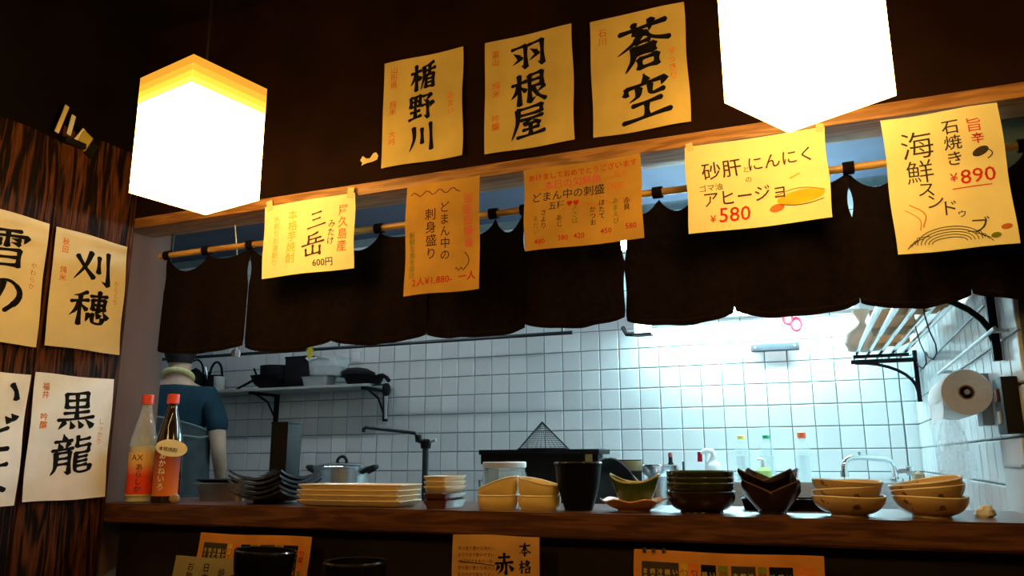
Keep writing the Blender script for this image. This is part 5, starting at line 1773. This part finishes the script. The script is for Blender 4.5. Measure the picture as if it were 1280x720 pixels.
def dark_bowl(loc, label, r=.066, h=.085, rx=0, ry=0):
    t = thing('dark_bowl', label, 'bowl', loc, 0, CBG)
    t.rotation_euler = (radians(rx), radians(ry), 0)
    MB().lathe([(.0001, 0), (r * .72, 0), (r * .78, .006), (r * .94, h * .5), (r, h - .003), (r * .99, h), (r * .95, h), (r * .90, h * .5), (r * .72, .012), (.0001, .010)], 36).build('bowl_body', M['black_glaze'], t)
    MB().lathe([(r * 1.0, h - .004), (r * 1.015, h - .001), (r * .985, h + .0022), (r * .95, h + .0005)], 36, cap0=False, cap1=False).build('rim', M['blue_black_glaze'], t)


for i, nm in enumerate(('lowest', 'second from the bottom', 'third from the bottom', 'top')):
    dark_bowl((-1.182 + .003 * sin(i * 2), 1.470, .6805 + .0535 * i), 'dark tall bowl, %s of the stack at the left menu card' % nm, ry=0 if i < 3 else 3, rx=0 if i < 3 else -2)
for i, nm in enumerate(('lowest', 'middle', 'top')):
    dark_bowl((-.968 + .002 * i, 1.500, .6805 + .070 * i), 'dark tall bowl, %s of the dim stack left of the kraft poster' % nm, .066, .088)

# clip of tags on top of the cedar planks
tc_ = thing('tag_clip', 'metal clip with pale and yellowish tags on the top edge of the cedar planks', 'clip', (-1.803, 1.372, 1.945))
MB().box(-.016, -.030, -.012, .014, .030, .004, .002).build('clip_body', M['black'], tc_)
MB().box(-.008, -.052, .000, -.005, -.040, .085, .001, R('X', -14)).build('tag', M['tape'], tc_)
MB().box(.000, -.024, .012, .003, -.012, .070, .001, R('X', -8)).build('tag', M['white_plastic'], tc_)
MB().box(.002, -.004, .002, .005, .006, .052, .001, R('X', -28)).build('tag', M['tag'], tc_)
MB().box(.004, .004, .000, .008, .036, .048, .001, R('X', -24)).build('tag', mat('yellowed_tag', (.45, .36, .08), .7), tc_)
MB().box(-.002, .038, -.004, .008, .060, .040, .002, R('X', -24)).build('clip_lever', M['black'], tc_)

# cooking chopsticks
for i in range(2):
    c_ = MB().tube([(-.772 + .006 * i, 2.955 - .012 * i, ZK + .240), (-.648 + .010 * i, 2.800, ZK + .150)], [.0036, .0024], 8)
    tag(c_.build('chopstick', M['bamboo'], None), 'wooden cooking chopstick slanting from the small dark pot, %s of the pair' % ('rear', 'front')[i], 'chopstick', 'pair of cooking chopsticks')

# ------------------------------------------------------------------ the cook, seen from behind
db_ = thing('duckboard', 'low wooden slatted floor board under the cook', 'floor mat', (-3.06, 3.20, 0), 0)
for i in range(7):
    MB().box(-.62, -.33 + .096 * i, .03, .62, -.33 + .096 * i + .078, .055, .003).build('slat', M['beam'], db_)
for x in (-.5, .5):
    MB().box(x - .03, -.33, 0, x + .03, .33, .03).build('batten', M['beam'], db_)


def skin_mesh(name, verts, edges, material, parent, levels=2):
    """verts: list of (x, y, z, rx, ry); grown with a Skin modifier and smoothed"""
    me = bpy.data.meshes.new(name)
    me.from_pydata([v[:3] for v in verts], edges, [])
    ob = bpy.data.objects.new(name, me)
    COL.objects.link(ob)
    sk_ = ob.modifiers.new('skin', 'SKIN')
    for i, v in enumerate(verts):
        sv = me.skin_vertices[0].data[i]
        sv.radius = (v[3], v[4])
        sv.use_root = i == 0
    ss = ob.modifiers.new('sub', 'SUBSURF')
    ss.levels = levels
    ss.render_levels = levels
    bpy.context.view_layer.update()
    dg = bpy.context.evaluated_depsgraph_get()
    res = bpy.data.meshes.new_from_object(ob.evaluated_get(dg))
    bpy.data.objects.remove(ob)
    for p in res.polygons:
        p.use_smooth = True
    res.materials.clear()
    res.materials.append(material)
    o = bpy.data.objects.new(name, res)
    COL.objects.link(o)
    o.parent = parent
    return o


cook = thing('person', 'person seen from behind in dark teal t-shirt and charcoal apron at the kitchen left', 'person', (-3.065, 3.06, .055), radians(30))
V, Ed = [], []


def vx(x, y, z, rx, ry=None):
    V.append((x, y, z, rx, ry if ry is not None else rx))
    return len(V) - 1


def chain(start, pts):
    a = start
    for p in pts:
        b = vx(*p)
        Ed.append((a, b))
        a = b
    return a


pel = vx(0, 0, .93, .135, .105)
ch = chain(pel, [(0, .005, 1.08, .125, .095), (0, .01, 1.24, .145, .105), (0, .012, 1.36, .120, .090)])
nk = chain(ch, [(0, .015, 1.455, .056, .056), (0, .030, 1.515, .054, .054)])
hd = chain(nk, [(0, .050, 1.575, .066, .074), (0, .058, 1.645, .078, .092), (0, .052, 1.715, .068, .082), (0, .048, 1.752, .036, .044)])
for s in (-1, 1):
    sh_ = chain(ch, [(s * .165, .005, 1.375, .058, .056)])
    if s > 0:
        el = chain(sh_, [(s * .215, -.015, 1.24, .048, .046), (s * .235, -.020, 1.10, .040, .038)])
        wr = chain(el, [(s * .228, .080, 1.02, .036, .034), (s * .205, .185, .955, .026, .022)])
    else:
        el = chain(sh_, [(s * .215, .01, 1.24, .048, .046), (s * .235, .020, 1.10, .040, .038)])
        wr = chain(el, [(s * .220, .130, 1.05, .036, .034), (s * .180, .235, 1.010, .026, .022)])
    wx, wy, wz = V[wr][:3]
    pa = chain(wr, [(wx - s * .010, wy + .045, wz - .022, .032, .016), (wx - s * .014, wy + .080, wz - .040, .034, .014)])
    px, py, pz = V[pa][:3]
    for q, (off, ln) in enumerate(((-.027, .072), (-.009, .082), (.009, .078), (.026, .062))):
        ax = px + s * off
        chain(pa, [(ax, py + .014, pz - .008, .0095), (ax, py + .014 + ln * .38, pz - .008 - ln * .28, .0088), (ax - s * .002, py + .014 + ln * .55, pz - .008 - ln * .66, .0080), (ax - s * .004, py + .012 + ln * .56, pz - .008 - ln * .98, .0070)])
    chain(wr + 1, [(wx - s * .042, wy + .050, wz - .030, .0115), (wx - s * .056, wy + .078, wz - .048, .0100), (wx - s * .060, wy + .098, wz - .068, .0085)])
    hp_ = chain(pel, [(s * .085, 0, .86, .088, .088)])
    chain(hp_, [(s * .095, .010, .66, .076, .078), (s * .10, .012, .48, .056, .058), (s * .10, -.010, .30, .052, .054), (s * .10, -.022, .10, .036, .038), (s * .105, .03, .045, .036, .032), (s * .108, .12, .035, .034, .024)])
body = skin_mesh('body', V, Ed, M['skin'], cook)
# face and hair
for s in (-1, 1):
    MB().lathe([(.0001, -.010), (.008, -.007), (.0105, 0), (.008, .007), (.0001, .010)], 14, T((s * .031, .133, 1.655)) @ R('X', 90)).build('eye', M['white_plastic'], cook)
    MB().lathe([(.0001, -.014), (.010, -.010), (.015, .0), (.012, .012), (.0001, .016)], 14, T((s * .083, .045, 1.645)) @ Matrix.Diagonal((.45, .8, 2.1, 1))).build('ear', M['skin'], cook)
    MB().tube([(s * .018, .146, 1.678), (s * .034, .146, 1.682), (s * .048, .136, 1.677)], [.002, .0034, .002], 6).build('eyebrow', M['hair'], cook)
MB().tube([(0, .142, 1.665), (0, .158, 1.635), (0, .162, 1.622), (0, .142, 1.612)], [.006, .010, .013, .006], 8).build('nose', M['skin'], cook)
MB().tube([(-.024, .134, 1.588), (-.008, .143, 1.590), (.008, .143, 1.590), (.024, .134, 1.588)], [.002, .005, .005, .002], 8).build('mouth', mat('lips', (.45, .2, .17), .5), cook)
hb = MB().lathe([(.062, -.112), (.074, -.09), (.084, -.062), (.094, -.03), (.098, .01), (.092, .050), (.072, .085), (.040, .108), (.0001, .116)], 30, T((0, .042, 1.662)),
                fn=lambda r_, z, a: (r_ * .93 * cos(a) * (1 + .03 * sin(9 * a)), r_ * 1.06 * sin(a) * (1 + .03 * cos(8 * a)) - .008, z + max(0, sin(a)) * (.075 if z < .03 else 0.0) * max(0, (0.05 - z) / .11)), cap0=False)
hb.build('hair', M['hair'], cook, sharp=60)
# clothes
V2, E2 = [], []
_V, _E = V, Ed
V, Ed = V2, E2
pel2 = vx(0, 0, .90, .152, .122)
c2 = chain(pel2, [(0, .004, 1.08, .148, .116), (0, .008, 1.24, .164, .122), (0, .010, 1.345, .140, .104), (0, .014, 1.425, .078, .070), (0, .020, 1.462, .066, .064)])
for s in (-1, 1):
    chain(3, [(s * .160, .004, 1.375, .074, .070), (s * .212, -.008, 1.265, .064, .060), (s * .226, -.014, 1.185, .060, .056)])
skin_mesh('t_shirt', V2, E2, M['shirt'], cook)
V, Ed = [], []
p3 = vx(0, 0, .95, .150, .120)
for s in (-1, 1):
    h3 = chain(p3, [(s * .085, 0, .86, .102, .102)])
    chain(h3, [(s * .096, .010, .66, .090, .092), (s * .10, .012, .48, .074, .076), (s * .10, -.006, .28, .068, .070), (s * .10, -.014, .10, .064, .066)])
skin_mesh('trousers', V, Ed, M['trousers'], cook)
for s in (-1, 1):
    round_rect_loft([(.095, .265, 0), (.10, .27, .02), (.092, .25, .05), (.07, .15, .075)], .045).add([], []).build('shoe', M['black'], cook, (s * .105, .045, 0))


def apron_fn(z, a):
    # a = 0 at right side (+x); hugging torso ellipse, hanging straight lower down
    k = max(0, min(1, (1.28 - z) / .5))
    rx, ry = .176 + .022 * k, .136 + .030 * k
    return (rx * cos(a) * (1 + .010 * sin(7 * a)), ry * sin(a) + .004, z)


def apron_top(a):
    return 1.236 + .034 * (-cos(a)) + .03 * max(0, -sin(a))


ap_ = MB()
ap_.grid(48, 16, lambda u, v: apron_fn(.56 + (apron_top(2 * pi * u) - .56) * v, 2 * pi * u))
ap_.build('apron', M['apron'], cook, sharp=80)
MB().tube([tuple(Vector(apron_fn(apron_top(2 * pi * k / 40), 2 * pi * k / 40)) * 1.0) for k in range(41)], .0045, 6, cap=False).build('apron_edge', M['apron_trim'], cook)
MB().tube([tuple(Vector(apron_fn(1.178 + .004 * sin(k), 2 * pi * k / 40)) * 1.0 + Vector((.004 * cos(2 * pi * k / 40), .004 * sin(2 * pi * k / 40), 0))) for k in range(41)], .0065, 6, cap=False).build('apron_string', M['apron_trim'], cook)
MB().tube([(.070 * cos(2 * pi * k / 24), .066 * sin(2 * pi * k / 24) + .016, 1.482 - .030 * sin(2 * pi * k / 24) * 1.0) for k in range(25)], .0135, 10, cap=False).build('neck_towel', M['towel'], cook)
